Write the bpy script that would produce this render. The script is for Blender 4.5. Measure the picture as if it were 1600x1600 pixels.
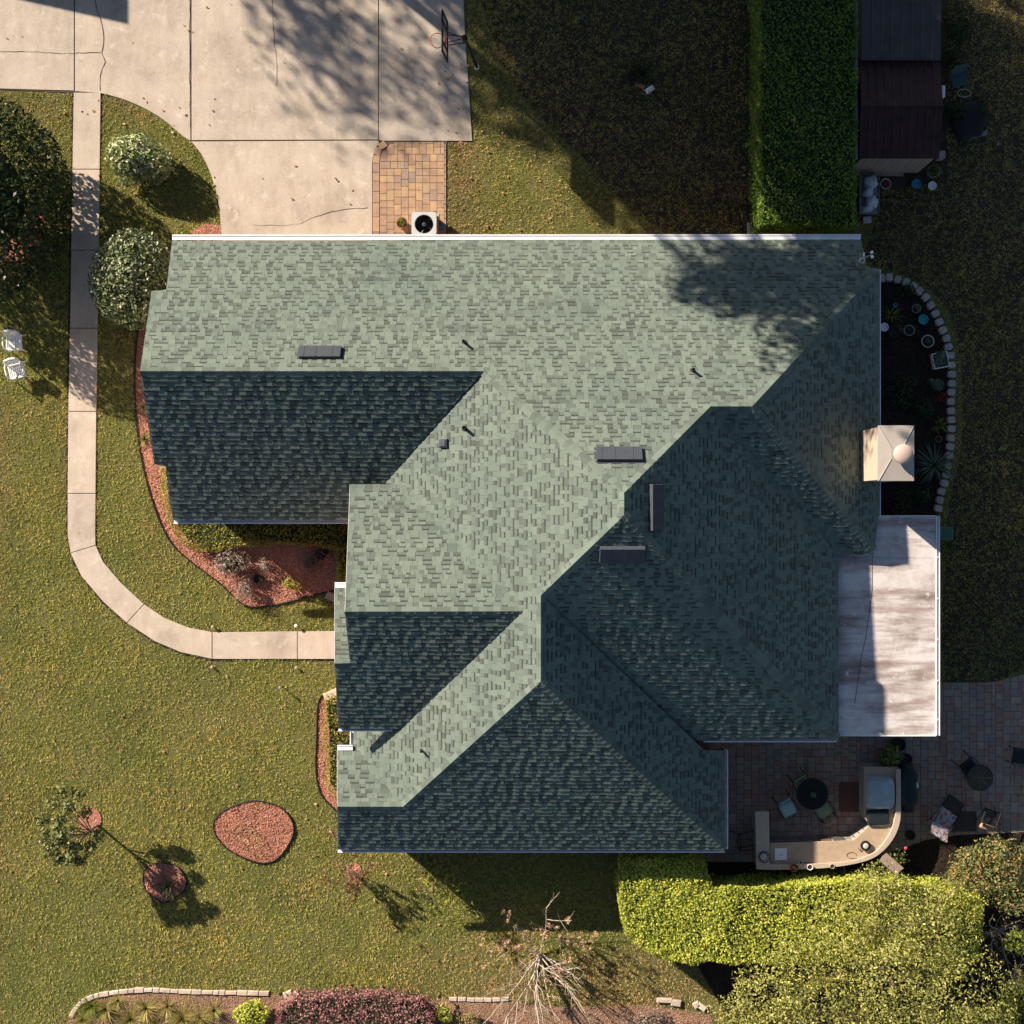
import bpy, bmesh, math, random
import numpy as np
from mathutils import Vector, Matrix
R = math.radians
random.seed(7)
rng = np.random.default_rng(11)
scene = bpy.context.scene
col = scene.collection
for o in list(bpy.data.objects):
    bpy.data.objects.remove(o)

# ------------------------------------------------------------------ camera, sky, sun, exposure
F, HC, XN, YN = 2024.0, 44.2, 835.0, 795.0      # focal length in photo pixels, camera height, pixel straight below it


def P(px, py, z=0.0):
    """world point seen at photo pixel (px, py) when it lies at height z"""
    k = (HC - z) / F
    return Vector(((px - XN) * k, (YN - py) * k, z))


cam = bpy.data.cameras.new('camera')
cam.sensor_width = 36
cam.lens = 36 * F / 1600
cam.shift_x = -(XN - 800) / 1600
cam.shift_y = (YN - 800) / 1600
cam.clip_start = 1
cam.clip_end = 900
co = bpy.data.objects.new('camera', cam)
co.location = (0, 0, HC)
col.objects.link(co)
scene.camera = co

SUN_TAN = 0.50
SUN_EL = math.atan(SUN_TAN)
SH = Vector((0.765, -0.644, 0)).normalized()     # the way shadows fall on the ground
sun_vec = Vector((-SH.x * math.cos(SUN_EL), -SH.y * math.cos(SUN_EL), math.sin(SUN_EL)))
world = bpy.data.worlds.new('World')
scene.world = world
world.use_nodes = True
wn = world.node_tree
bg = wn.nodes['Background']
sky = wn.nodes.new('ShaderNodeTexSky')
sky.sky_type = 'NISHITA'
sky.sun_disc = False
sky.sun_elevation = SUN_EL
sky.sun_rotation = math.atan2(sun_vec.x, sun_vec.y)
sky.air_density = 0.8
sky.dust_density = 0.6
sky.ozone_density = 0.7
wn.links.new(sky.outputs['Color'], bg.inputs['Color'])
bg.inputs['Strength'].default_value = 0.05
sl = bpy.data.lights.new('sun', 'SUN')
sl.energy = 5.0
sl.angle = R(0.55)
sl.color = (1.0, 0.86, 0.70)
so = bpy.data.objects.new('sun', sl)
so.rotation_euler = sun_vec.to_track_quat('Z', 'Y').to_euler()
so.location = (-20, 20, 30)
col.objects.link(so)
scene.view_settings.view_transform = 'Standard'
scene.view_settings.look = 'None'
scene.view_settings.gamma = 1
scene.view_settings.use_curve_mapping = False
scene.view_settings.exposure = 1.15

# ------------------------------------------------------------------ materials
MATS = {}


def lin(r, g, b):
    f = lambda c: (c / 255 / 12.92) if c / 255 <= .04045 else ((c / 255 + .055) / 1.055) ** 2.4
    return (f(r), f(g), f(b), 1)


def C4(c, k=1.0):
    return (min(1, c[0] * k), min(1, c[1] * k), min(1, c[2] * k), 1)


class NT:
    def __init__(self, name):
        self.m = bpy.data.materials.new(name)
        self.m.use_nodes = True
        self.t = self.m.node_tree
        self.b = self.t.nodes['Principled BSDF']

    def n(self, typ, **kw):
        nd = self.t.nodes.new(typ)
        for k, v in kw.items():
            if k.startswith('_'):
                setattr(nd, k[1:], v)
            else:
                nd.inputs[k.replace('__', ' ')].default_value = v
        return nd

    def l(self, a, b):
        self.t.links.new(a, b)

    def noise(self, scale, detail=3, rough=.6, vec=None, stretch=None):
        n = self.n('ShaderNodeTexNoise')
        n.inputs['Scale'].default_value = scale
        n.inputs['Detail'].default_value = detail
        n.inputs['Roughness'].default_value = rough
        if vec is None:
            tc = self.n('ShaderNodeNewGeometry')
            vec = tc.outputs['Position']
        if stretch:
            mp = self.n('ShaderNodeMapping')
            mp.inputs['Scale'].default_value = stretch
            self.l(vec, mp.inputs['Vector'])
            vec = mp.outputs['Vector']
        self.l(vec, n.inputs['Vector'])
        return n.outputs['Fac']

    def ramp(self, fac, stops):
        r = self.n('ShaderNodeValToRGB')
        e = r.color_ramp.elements
        while len(e) < len(stops):
            e.new(.5)
        for i, (p, c) in enumerate(stops):
            e[i].position = p
            e[i].color = c if len(c) == 4 else (*c, 1)
        self.l(fac, r.inputs['Fac'])
        return r.outputs['Color']

    def mix(self, fac, a, b, mode='MIX'):
        m = self.n('ShaderNodeMix', _data_type='RGBA', _blend_type=mode)
        for s, v in ((0, fac), (6, a), (7, b)):
            if hasattr(v, 'is_linked') or hasattr(v, 'links'):
                self.l(v, m.inputs[s])
            else:
                m.inputs[s].default_value = v
        return m.outputs[2]

    def bump(self, h, strength=.3, dist=.01):
        b = self.n('ShaderNodeBump')
        b.inputs['Strength'].default_value = strength
        b.inputs['Distance'].default_value = dist
        self.l(h, b.inputs['Height'])
        self.l(b.outputs['Normal'], self.b.inputs['Normal'])

    def out(self, c, rough=.7, metal=0, spec=.3):
        if hasattr(c, 'links'):
            self.l(c, self.b.inputs['Base Color'])
        else:
            self.b.inputs['Base Color'].default_value = c
        self.b.inputs['Roughness'].default_value = rough
        self.b.inputs['Metallic'].default_value = metal
        self.b.inputs['Specular IOR Level'].default_value = spec
        return self.m


def mat(name, c, rough=.6, metal=0, var=.12, scale=6, bump=0, spec=.3):
    """plain procedural material: colour with noise variation per place and per object"""
    if name in MATS:
        return MATS[name]
    t = NT(name)
    c = (*c[:3], 1)
    nz = t.noise(scale, 4)
    cc = t.ramp(nz, [(.25, C4(c, 1 - var)), (.75, C4(c, 1 + var))])
    if bump:
        t.bump(t.noise(scale * 8, 3), bump, .01)
    MATS[name] = t.out(cc, rough, metal, spec)
    return MATS[name]


BOOST = {'hedge_leaves_bright': 2.0, 'low_hedge_leaves': 1.35, 'olive_tree_leaves': 2.15, 'sapling_leaves': 1.9, 'loropetalum_leaves': 1.25, 'variegated_leaves': 1.9, 'glossy_leaves': 1.8, 'hedge_leaves_dark': 1.9, 'straw_leaves': 1.25, 'purple_leaves': 1.5, 'grey_leaves': 1.4,
         'lime_leaves': 1.2, 'shrub_blossom_leaves': 1.5, 'rose_leaves': 1.3, 'seed_heads': 1.3, 'sprig_leaves': 1.3}


def leaf_mat(name, cols, trans=.3, rough=.5):
    """leaves: a colour per leaf, some light passing through"""
    t = NT(name)
    g = t.n('ShaderNodeNewGeometry')
    bo = BOOST.get(name, 1.0)
    cols = [(q[0] * bo, q[1] * bo, q[2] * bo) for q in cols]
    k = len(cols)
    c = t.ramp(g.outputs['Random Per Island'], [((i + .5) / k, (*cc[:3], 1)) for i, cc in enumerate(cols)])
    nz = t.noise(1.6, 3)
    c = t.mix(1.0, c, t.ramp(nz, [(.3, (.72, .74, .70, 1)), (.7, (1.15, 1.12, 1.05, 1))]), 'MULTIPLY')
    t.out(c, rough, 0, .22)
    tr = t.n('ShaderNodeBsdfTranslucent')
    t.l(c, tr.inputs['Color'])
    mx = t.n('ShaderNodeMixShader')
    mx.inputs[0].default_value = trans
    t.l(t.b.outputs[0], mx.inputs[1])
    t.l(tr.outputs[0], mx.inputs[2])
    t.l(mx.outputs[0], t.t.nodes['Material Output'].inputs['Surface'])
    MATS[name] = t.m
    return t.m


# ------------------------------------------------------------------ mesh helpers
class MB:
    def __init__(self):
        self.v = []
        self.f = []

    def add(self, vs, fs):
        n = len(self.v)
        self.v += [tuple(x) for x in vs]
        self.f += [tuple(i + n for i in q) for q in fs]
        return self

    def box(self, c, s, rz=0, tilt=None):
        x, y, z = s[0] / 2, s[1] / 2, s[2] / 2
        M = Matrix.Rotation(rz, 3, 'Z')
        if tilt:
            M = M @ Matrix.Rotation(tilt[1], 3, tilt[0])
        vs = [M @ Vector((a * x, b * y, d * z)) + Vector(c) for a in (-1, 1) for b in (-1, 1) for d in (-1, 1)]
        return self.add(vs, [(0, 1, 3, 2), (4, 6, 7, 5), (0, 4, 5, 1), (2, 3, 7, 6), (0, 2, 6, 4), (1, 5, 7, 3)])

    def bbox(self, c, s, rz=0, b=.01, tilt=None):
        """box whose top edges are chamfered"""
        x, y, z = s[0] / 2, s[1] / 2, s[2] / 2
        M = Matrix.Rotation(rz, 3, 'Z')
        if tilt:
            M = M @ Matrix.Rotation(tilt[1], 3, tilt[0])
        vs = []
        for (k, zz) in ((0, -z), (0, z - b), (b, z)):
            vs += [(-x + k, -y + k, zz), (x - k, -y + k, zz), (x - k, y - k, zz), (-x + k, y - k, zz)]
        vs = [M @ Vector(q) + Vector(c) for q in vs]
        fs = [(3, 2, 1, 0), (8, 9, 10, 11)]
        for r in (0, 4):
            fs += [(r + i, r + (i + 1) % 4, r + 4 + (i + 1) % 4, r + 4 + i) for i in range(4)]
        return self.add(vs, fs)

    def prism(self, poly, z0, z1, bev=0, cx=None):
        poly = [Vector((p[0], p[1])) for p in poly]
        a = sum(poly[i].x * poly[(i + 1) % len(poly)].y - poly[(i + 1) % len(poly)].x * poly[i].y for i in range(len(poly)))
        if a < 0:
            poly.reverse()
        n = len(poly)
        vs = [(p.x, p.y, z0) for p in poly]
        fs = [tuple(range(n - 1, -1, -1))]
        rings = [(poly, z1 - bev)] if bev else []
        if bev:
            ins = []
            for i in range(n):
                e1 = (poly[i] - poly[i - 1]).normalized()
                e2 = (poly[(i + 1) % n] - poly[i]).normalized()
                nn = Vector((-e1.y - e2.y, e1.x + e2.x))
                nn = nn.normalized() if nn.length > 1e-6 else Vector((-e1.y, e1.x))
                ins.append(poly[i] + nn * bev)
            rings.append((ins, z1))
        else:
            rings.append((poly, z1))
        for r, (pp, z) in enumerate(rings):
            vs += [(p.x, p.y, z) for p in pp]
            fs += [(r * n + i, r * n + (i + 1) % n, (r + 1) * n + (i + 1) % n, (r + 1) * n + i) for i in range(n)]
        fs.append(tuple(range(len(rings) * n, len(rings) * n + n)))
        return self.add(vs, fs)

    def lathe(self, prof, c=(0, 0, 0), n=16, sx=1, sy=1):
        vs, fs = [], []
        for (r, z) in prof:
            vs += [(c[0] + r * sx * math.cos(2 * math.pi * i / n), c[1] + r * sy * math.sin(2 * math.pi * i / n), c[2] + z) for i in range(n)]
        for k in range(len(prof) - 1):
            fs += [(k * n + i, k * n + (i + 1) % n, (k + 1) * n + (i + 1) % n, (k + 1) * n + i) for i in range(n)]
        if prof[0][0] > 1e-4:
            fs.append(tuple(range(n - 1, -1, -1)))
        if prof[-1][0] > 1e-4:
            m = (len(prof) - 1) * n
            fs.append(tuple(range(m, m + n)))
        return self.add(vs, fs)

    def tube(self, pts, r, n=6, closed=False):
        pts = [Vector(p) for p in pts]
        m = len(pts)
        rs = r if isinstance(r, (list, tuple)) else [r] * m
        vs, fs = [], []
        for i, p in enumerate(pts):
            d = (pts[(i + 1) % m] - pts[i - 1]) if closed else (pts[min(i + 1, m - 1)] - pts[max(i - 1, 0)])
            d = d.normalized() if d.length > 1e-9 else Vector((0, 0, 1))
            a = d.orthogonal().normalized() if abs(d.z) > .9 else d.cross(Vector((0, 0, 1))).normalized()
            b = d.cross(a)
            vs += [p + (a * math.cos(2 * math.pi * k / n) + b * math.sin(2 * math.pi * k / n)) * rs[i] for k in range(n)]
        for i in range(m if closed else m - 1):
            j = (i + 1) % m
            fs += [(i * n + k, i * n + (k + 1) % n, j * n + (k + 1) % n, j * n + k) for k in range(n)]
        if not closed:
            fs += [tuple(range(n - 1, -1, -1)), tuple(range((m - 1) * n, m * n))]
        return self.add(vs, fs)

    def mesh(self, name, m, smooth=False):
        me = bpy.data.meshes.new(name)
        me.from_pydata(self.v, [], self.f)
        bm = bmesh.new()
        bm.from_mesh(me)
        bmesh.ops.recalc_face_normals(bm, faces=bm.faces)
        bm.to_mesh(me)
        bm.free()
        if m:
            me.materials.append(m)
        if smooth:
            me.shade_smooth()
        return me

    def build(self, name, m, parent=None, smooth=False, loc=None):
        o = bpy.data.objects.new(name, self.mesh(name, m, smooth))
        col.objects.link(o)
        if parent:
            o.parent = parent
        if loc is not None:
            o.location = loc
        return o


def smooth_by_angle(o, deg=35):
    me = o.data
    me.shade_smooth()
    try:
        me.set_sharp_from_angle(angle=R(deg))
    except Exception:
        pass
    return o


def tag(o, label=None, cat=None, group=None, kind=None):
    for k, v in (('label', label), ('category', cat), ('group', group), ('kind', kind)):
        if v:
            o[k] = v
    return o


def thing(name, label, cat, loc=(0, 0, 0), rz=0, group=None):
    o = bpy.data.objects.new(name, None)
    o.empty_display_size = .2
    o.location = loc
    o.rotation_euler = (0, 0, rz)
    col.objects.link(o)
    return tag(o, label, cat, group)


def inst(name, me, parent=None, mw=None, loc=None, rz=0, scale=None):
    o = bpy.data.objects.new(name, me)
    col.objects.link(o)
    if parent:
        o.parent = parent
    if mw is not None:
        o.matrix_local = mw
    else:
        if loc is not None:
            o.location = loc
        o.rotation_euler = (0, 0, rz)
        if scale:
            o.scale = scale
    return o


def np_mesh(name, verts, k, m, attr=None):
    """mesh of separate k-gons from an (N*k, 3) array"""
    n = len(verts) // k
    me = bpy.data.meshes.new(name)
    me.vertices.add(n * k)
    me.vertices.foreach_set('co', verts.astype(np.float32).ravel())
    me.loops.add(n * k)
    me.loops.foreach_set('vertex_index', np.arange(n * k, dtype=np.int32))
    me.polygons.add(n)
    me.polygons.foreach_set('loop_start', np.arange(0, n * k, k, dtype=np.int32))
    if attr:
        for an, av in attr.items():
            a = me.attributes.new(an, 'FLOAT', 'POINT')
            a.data.foreach_set('value', np.repeat(av, k).astype(np.float32))
    me.materials.append(m)
    me.update(calc_edges=True)
    return me


def unit(a):
    return a / np.maximum(np.linalg.norm(a, axis=1, keepdims=True), 1e-9)


def leaf_verts(c, nrm, size, aspect=.5, spread=.8, up=0.0):
    """rhombic leaves at points c facing roughly along nrm"""
    n = len(c)
    nn = unit(nrm + rng.normal(0, spread, (n, 3)) + np.array([0, 0, up]))
    a = unit(np.cross(nn, rng.normal(0, 1, (n, 3))))
    b = np.cross(nn, a)
    L = size * rng.uniform(.6, 1.25, (n, 1))
    W = L * aspect
    v = np.stack([c - a * L / 2, c - b * W / 2 + nn * L * .06, c + a * L / 2, c + b * W / 2 + nn * L * .06], 1)
    return v.reshape(-1, 3)


def leaves(name, c, nrm, size, m, parent=None, aspect=.5, spread=.8, up=0.0, origin=None):
    v = leaf_verts(np.asarray(c), np.asarray(nrm), size, aspect, spread, up)
    if origin is not None:
        v = v - np.array(origin)
    o = bpy.data.objects.new(name, np_mesh(name, v, 4, m))
    col.objects.link(o)
    if parent:
        o.parent = parent
    return o


def lumpy(n, rad, lumps=14, amp=.28, inner=.35, zmin=-1.0, seed=0, thr=None):
    """points on the outer shell of a lumpy ellipsoid (radii rad), with their outward directions"""
    r = np.random.default_rng(seed)
    d = unit(r.normal(0, 1, (int(n * 1.6) + 50, 3)))
    d = d[d[:, 2] > zmin][:n]
    L = unit(r.normal(0, 1, (lumps, 3)))
    w = r.uniform(.5, 1, lumps)
    k = np.exp(-9 * (1 - d @ L.T)) @ w
    k = np.clip(k, 0, 1.3)
    rr = (1 - amp) + amp * k
    rr = rr * (1 - inner * r.random(len(d)) ** 1.7)
    return d * rr[:, None] * np.array(rad), d


def bezpoly(pts, k=6, closed=True):
    """Catmull-Rom through the points"""
    out = []
    n = len(pts)
    pts = [Vector((p[0], p[1])) for p in pts]
    rngi = range(n) if closed else range(n - 1)
    for i in rngi:
        p0 = pts[i - 1] if (closed or i > 0) else pts[i]
        p1, p2 = pts[i], pts[(i + 1) % n]
        p3 = pts[(i + 2) % n] if (closed or i + 2 < n) else p2
        for j in range(k):
            t = j / k
            out.append(.5 * ((2 * p1) + (p2 - p0) * t + (2 * p0 - 5 * p1 + 4 * p2 - p3) * t * t + (3 * p1 - p0 - 3 * p2 + p3) * t ** 3))
    if not closed:
        out.append(pts[-1])
    return out


def G(pts, z=0):
    return [P(x, y, z).xy for x, y in pts]


def pip(poly, x, y):
    """points (arrays) inside polygon"""
    ins = np.zeros(len(x), bool)
    n = len(poly)
    for i in range(n):
        x1, y1 = poly[i][0], poly[i][1]
        x2, y2 = poly[(i + 1) % n][0], poly[(i + 1) % n][1]
        if y1 == y2:
            continue
        c = ((y1 > y) != (y2 > y)) & (x < (x2 - x1) * (y - y1) / (y2 - y1) + x1)
        ins ^= c
    return ins

# ------------------------------------------------------------------ main materials
def concrete_mat(name, base):
    t = NT(name)
    oi = t.n('ShaderNodeObjectInfo')
    a = t.ramp(t.noise(.55, 5, .65), [(.28, C4(base, .74)), (.5, C4(base, 1.0)), (.72, C4(base, 1.12))])
    st = t.ramp(t.noise(1.3, 5, .7, stretch=(1.9, .55, 1)), [(.44, (1, 1, 1, 1)), (.66, (.80, .76, .71, 1))])
    a = t.mix(.6, a, st, 'MULTIPLY')
    sc = t.ramp(t.noise(2.1, 5, .72), [(.56, (0, 0, 0, 1)), (.66, (1, 1, 1, 1))])
    a = t.mix(sc, a, t.mix(.5, a, (.62, .57, .50, 1)))
    sp = t.ramp(t.noise(38, 2, .8), [(.3, (.80, .79, .78, 1)), (.6, (1.06, 1.06, 1.06, 1))])
    a = t.mix(1.0, a, sp, 'MULTIPLY')
    spots = t.ramp(t.noise(5.0, 3, .6), [(.24, (.55, .48, .40, 1)), (.33, (1, 1, 1, 1))])
    a = t.mix(.7, a, spots, 'MULTIPLY')
    ob = t.ramp(oi.outputs['Random'], [(0, (.94, .95, .96, 1)), (1, (1.05, 1.03, 1.0, 1))])
    a = t.mix(1.0, a, ob, 'MULTIPLY')
    t.bump(t.noise(90, 2), .25, .004)
    MATS[name] = t.out(a, .85, 0, .2)
    return MATS[name]


M_conc = concrete_mat('driveway_concrete', (.475, .415, .352))
M_walk = concrete_mat('walkway_concrete', (.50, .43, .36))
M_joint = mat('dark_joint', (.07, .055, .045), .95)

t = NT('ground_soil')
c1 = t.ramp(t.noise(.35, 5, .65), [(.3, (.085, .090, .026, 1)), (.5, (.125, .128, .042, 1)), (.72, (.175, .150, .066, 1))])
c2 = t.ramp(t.noise(14, 4, .8), [(.3, (.45, .45, .45, 1)), (.65, (1.15, 1.15, 1.15, 1))])
t.bump(t.noise(25, 4), .6, .03)
M_ground = t.out(t.mix(1.0, c1, c2, 'MULTIPLY'), .95, 0, .1)


def mulch_mat(name, a, b, c):
    t = NT(name)
    vo = t.n('ShaderNodeTexVoronoi', Scale=26.0)
    g = t.n('ShaderNodeNewGeometry')
    t.l(g.outputs['Position'], vo.inputs['Vector'])
    cc = t.ramp(vo.outputs['Color'], [(.15, a), (.5, b), (.85, c)])
    cc = t.mix(1.0, cc, t.ramp(t.noise(1.4, 4), [(.3, (.72, .72, .74, 1)), (.7, (1.15, 1.12, 1.08, 1))]), 'MULTIPLY')
    t.bump(vo.outputs['Distance'], .8, .03)
    MATS[name] = t.out(cc, .9, 0, .15)
    return MATS[name]


M_mulch = mulch_mat('red_mulch', (.27, .098, .068, 1), (.42, .180, .125, 1), (.52, .29, .21, 1))
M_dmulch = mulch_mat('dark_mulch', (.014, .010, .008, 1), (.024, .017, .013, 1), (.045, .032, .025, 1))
M_bmulch = mulch_mat('brown_mulch', (.16, .085, .055, 1), (.26, .15, .10, 1), (.36, .25, .17, 1))
M_chip = leaf_mat('mulch_chips', [(.32, .12, .08), (.50, .22, .155), (.60, .34, .25), (.40, .16, .11)], .0, .9)

# grass
t = NT('grass_blades')
g = t.n('ShaderNodeNewGeometry')
dry = t.n('ShaderNodeAttribute', _attribute_name='dry')
gr = t.ramp(g.outputs['Random Per Island'], [(.1, (.185, .232, .043, 1)), (.4, (.330, .355, .086, 1)), (.7, (.430, .420, .118, 1)), (.95, (.58, .51, .21, 1))])
br = t.ramp(g.outputs['Random Per Island'], [(.1, (.26, .185, .085, 1)), (.5, (.45, .325, .165, 1)), (.9, (.60, .45, .26, 1))])
cc = t.mix(dry.outputs['Fac'], gr, br)
cc = t.mix(1.0, cc, t.ramp(t.noise(.8, 4, .6), [(.3, (.80, .86, .74, 1)), (.7, (1.16, 1.10, 1.08, 1))]), 'MULTIPLY')
cc = t.mix(1.0, cc, t.ramp(t.noise(.22, 3, .6), [(.34, (.84, .92, .86, 1)), (.66, (1.22, 1.12, .98, 1))]), 'MULTIPLY')
t.out(cc, .6, 0, .25)
tr = t.n('ShaderNodeBsdfTranslucent')
t.l(cc, tr.inputs['Color'])
mx = t.n('ShaderNodeMixShader')
mx.inputs[0].default_value = .42
t.l(t.b.outputs[0], mx.inputs[1])
t.l(tr.outputs[0], mx.inputs[2])
t.l(mx.outputs[0], t.t.nodes['Material Output'].inputs['Surface'])
M_grass = t.m

# shingles: tone attribute picks the granule blend
t = NT('roof_shingle')
at = t.n('ShaderNodeAttribute', _attribute_name='tone')
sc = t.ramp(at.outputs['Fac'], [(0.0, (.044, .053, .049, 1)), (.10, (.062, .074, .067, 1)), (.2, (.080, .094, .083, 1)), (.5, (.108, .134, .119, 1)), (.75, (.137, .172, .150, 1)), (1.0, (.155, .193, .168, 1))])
sc = t.mix(1.0, sc, t.ramp(t.noise(.45, 4), [(.3, (.90, .92, .93, 1)), (.7, (1.09, 1.06, 1.02, 1))]), 'MULTIPLY')
sc = t.mix(1.0, sc, t.ramp(t.noise(120, 2, .8), [(.3, (.80, .80, .80, 1)), (.7, (1.15, 1.15, 1.15, 1))]), 'MULTIPLY')
t.bump(t.noise(160, 2), .25, .002)
M_shingle = t.out(sc, .92, 0, .12)
M_cap = M_shingle
M_deck = mat('roof_deck', (.06, .07, .06), .9)
M_white = mat('white_paint', (.78, .77, .76), .45, 0, .05, 3)
M_gut = mat('white_gutter', (.74, .76, .80), .4, 0, .08, 2)
M_gutin = mat('gutter_inside', (.55, .58, .62), .5, 0, .25, 5)
M_brick = mat('house_brick', (.30, .17, .12), .9, 0, .25, 14)
M_black = mat('black_metal', (.018, .018, .02), .45, .2, .2, 8)
M_blackp = mat('black_plastic', (.012, .012, .013), .5, 0, .2, 8)
M_vent = mat('dark_vent_metal', (.050, .058, .075), .55, .1, .12, 12)
M_cream = mat('cream_siding', (.50, .40, .31), .7, 0, .10, 5)
M_capm = mat('chimney_cap_metal', (.42, .38, .34), .5, .25, .08, 3)
M_capv = mat('terracotta_cap', (.44, .34, .30), .6, 0, .06, 6)
M_stain = mat('rust_stain', (.17, .085, .05), .8, 0, .3, 20)

# ------------------------------------------------------------------ ground, driveway, walkway
mb = MB()
n = 48
xs = np.linspace(-220, 220, n + 1)
mb.add([(x, y, 0) for x in xs for y in xs], [(i * (n + 1) + j, (i + 1) * (n + 1) + j, (i + 1) * (n + 1) + j + 1, i * (n + 1) + j + 1) for i in range(n) for j in range(n)])
tag(mb.build('ground', M_ground), kind='structure')

NOGRASS = []          # polygons (world) where no grass grows
drive = bpy.data.objects.new('driveway', None)
col.objects.link(drive)
tag(drive, kind='structure')
arcL = bezpoly([(158, 146), (200, 158), (248, 182), (285, 212), (299, 221)], 5, False)
arcB = bezpoly([(299, 221), (318, 246), (334, 285), (343, 325), (347, 372), (349, 395)], 5, False)
arcP = bezpoly([(594, 221), (586, 235), (582, 256), (582, 300), (582, 400)], 5, False)
arcS = bezpoly([(592, 219), (606, 202), (640, 165), (668, 144), (690, 136), (732, 130)], 6, False)
rev = lambda a: list(reversed([tuple(q) for q in a]))
tl = lambda a: [tuple(q) for q in a]
slabs = [
    [(-120, -160), (116, -160), (116, 142), (0, 139), (-120, 136)],
    [(117.6, -160), (298, -160), (298, 220)] + rev(arcL)[1:] + [(117.6, 143)],
    [(299.8, -160), (591, -160), (591, 218.5), (299.8, 219.5)],
    [(592.6, -160), (718, -160), (727, 60), (732, 128.6)] + rev(arcS)[1:],
    tl(arcS)[:-1] + [(732, 131.2), (738, 220.5), (597, 220.5)],
    [(299, 221.5)] + [(591, 220)] + tl(arcP)[1:] + rev(arcB)[:-1],
]
for s in slabs:
    mb = MB().prism(G(s), -.1, .035 + random.uniform(-.003, .003), .008)
    mb.build('concrete_slab', M_conc, drive)
NOGRASS.append(G([(-120, -160), (722, -160), (741, 223), (700, 223), (698, 400), (349, 395)] + rev(arcB)[1:] + rev(arcL)[:-1] + [(-120, 141)]))
mb = MB().prism(G([(-119, -159), (717, -159), (726, 60), (737, 219), (590, 221), (582, 396), (350, 394)] + rev(arcB)[2:] + rev(arcL)[:-1] + [(-119, 135)]), .004, .016)
tag(mb.build('joint_sand', M_joint, drive), kind='stuff')


def crack(pts, w, name='crack'):
    mb = MB()
    pts = [P(*p).xy for p in pts]
    fine = []
    for a, b in zip(pts[:-1], pts[1:]):
        m = max(2, int((b - a).length / .18))
        for i in range(m):
            q = a.lerp(b, i / m)
            fine.append(q + Vector((random.uniform(-.02, .02), random.uniform(-.02, .02))))
    fine.append(pts[-1])
    for i, q in enumerate(fine):
        d = (fine[min(i + 1, len(fine) - 1)] - fine[max(i - 1, 0)]).normalized()
        nn = Vector((-d.y, d.x)) * w * random.uniform(.35, 1.0)
        mb.v += [(q.x - nn.x, q.y - nn.y, .0415), (q.x + nn.x, q.y + nn.y, .0415)]
    mb.f += [(2 * i, 2 * i + 2, 2 * i + 3, 2 * i + 1) for i in range(len(fine) - 1)]
    return mb.build(name, M_joint, drive)


crack([(148, -20), (151, 10), (160, 40), (163, 68), (160, 84), (165, 97), (157, 118), (157, 142)], .016)
crack([(0, 81), (50, 82), (98, 84), (158, 83)], .012)
crack([(288, -5), (297, 2)], .012)
crack([(426, -10), (428, 40), (430, 75), (434, 105), (432, 135)], .009)
crack([(470, 350), (490, 340), (520, 330), (575, 325)], .011)
crack([(395, 352), (440, 353), (470, 350)], .006)
crack([(297, 0), (297, 110), (297.5, 200)], .010, 'joint_stain')

walk = bpy.data.objects.new('walkway', None)
col.objects.link(walk)
tag(walk, kind='structure')
wout = [(116, 145), (114, 265), (112, 391), (110, 513), (107.5, 643), (106.5, 771), (106.5, 835), (111, 864), (128, 900), (162, 940), (199, 973), (243, 1002), (283, 1019), (332, 1029.5), (465, 1029.5), (560, 1029.5)]
winn = [(158, 145), (156.5, 265), (155, 391), (153, 513), (151, 643), (150, 771), (149.5, 830), (150, 852), (162, 878), (189, 910), (225.5, 944), (256.5, 965), (294, 980.5), (332, 988), (465, 986.5), (560, 986)]
cuts = [0, 1, 2, 3, 4, 5, 7, 10, 13, 14, 15]
wo = [P(*p).xy for p in wout]
wi = [P(*p).xy for p in winn]
for a, b in zip(cuts[:-1], cuts[1:]):
    so_, si_ = [Vector(q) for q in wo[a:b + 1]], [Vector(q) for q in wi[a:b + 1]]
    d0, d1 = (so_[1] - so_[0]).normalized() * .012, (so_[-1] - so_[-2]).normalized() * .012
    so_[0] += d0; si_[0] += d0; so_[-1] -= d1; si_[-1] -= d1
    MB().prism(so_ + si_[::-1], -.08, .045 + random.uniform(-.004, .004), .01).build('concrete_slab', M_walk, walk)
tag(MB().prism(wo + wi[::-1], -.02, .018).build('joint_sand', M_joint, walk), kind='stuff')
NOGRASS.append([tuple(q) for q in wo] + [tuple(q) for q in wi[::-1]])
# worn soil edge along the outside of the walk
mb = MB()
for i, q in enumerate(wo):
    d = (wo[min(i + 1, len(wo) - 1)] - wo[max(i - 1, 0)]).normalized()
    nn = Vector((d.y, -d.x))
    if (q + nn - wi[i]).length < (q - nn - wi[i]).length:
        nn = -nn
    mb.v += [(q.x, q.y, .012), (q.x + nn.x * .075, q.y + nn.y * .075, .010)]
mb.f = [(2 * i, 2 * i + 1, 2 * i + 3, 2 * i + 2) for i in range(len(wo) - 1)]
tag(mb.build('bare_soil_edge', M_dmulch, walk), kind='stuff')

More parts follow.
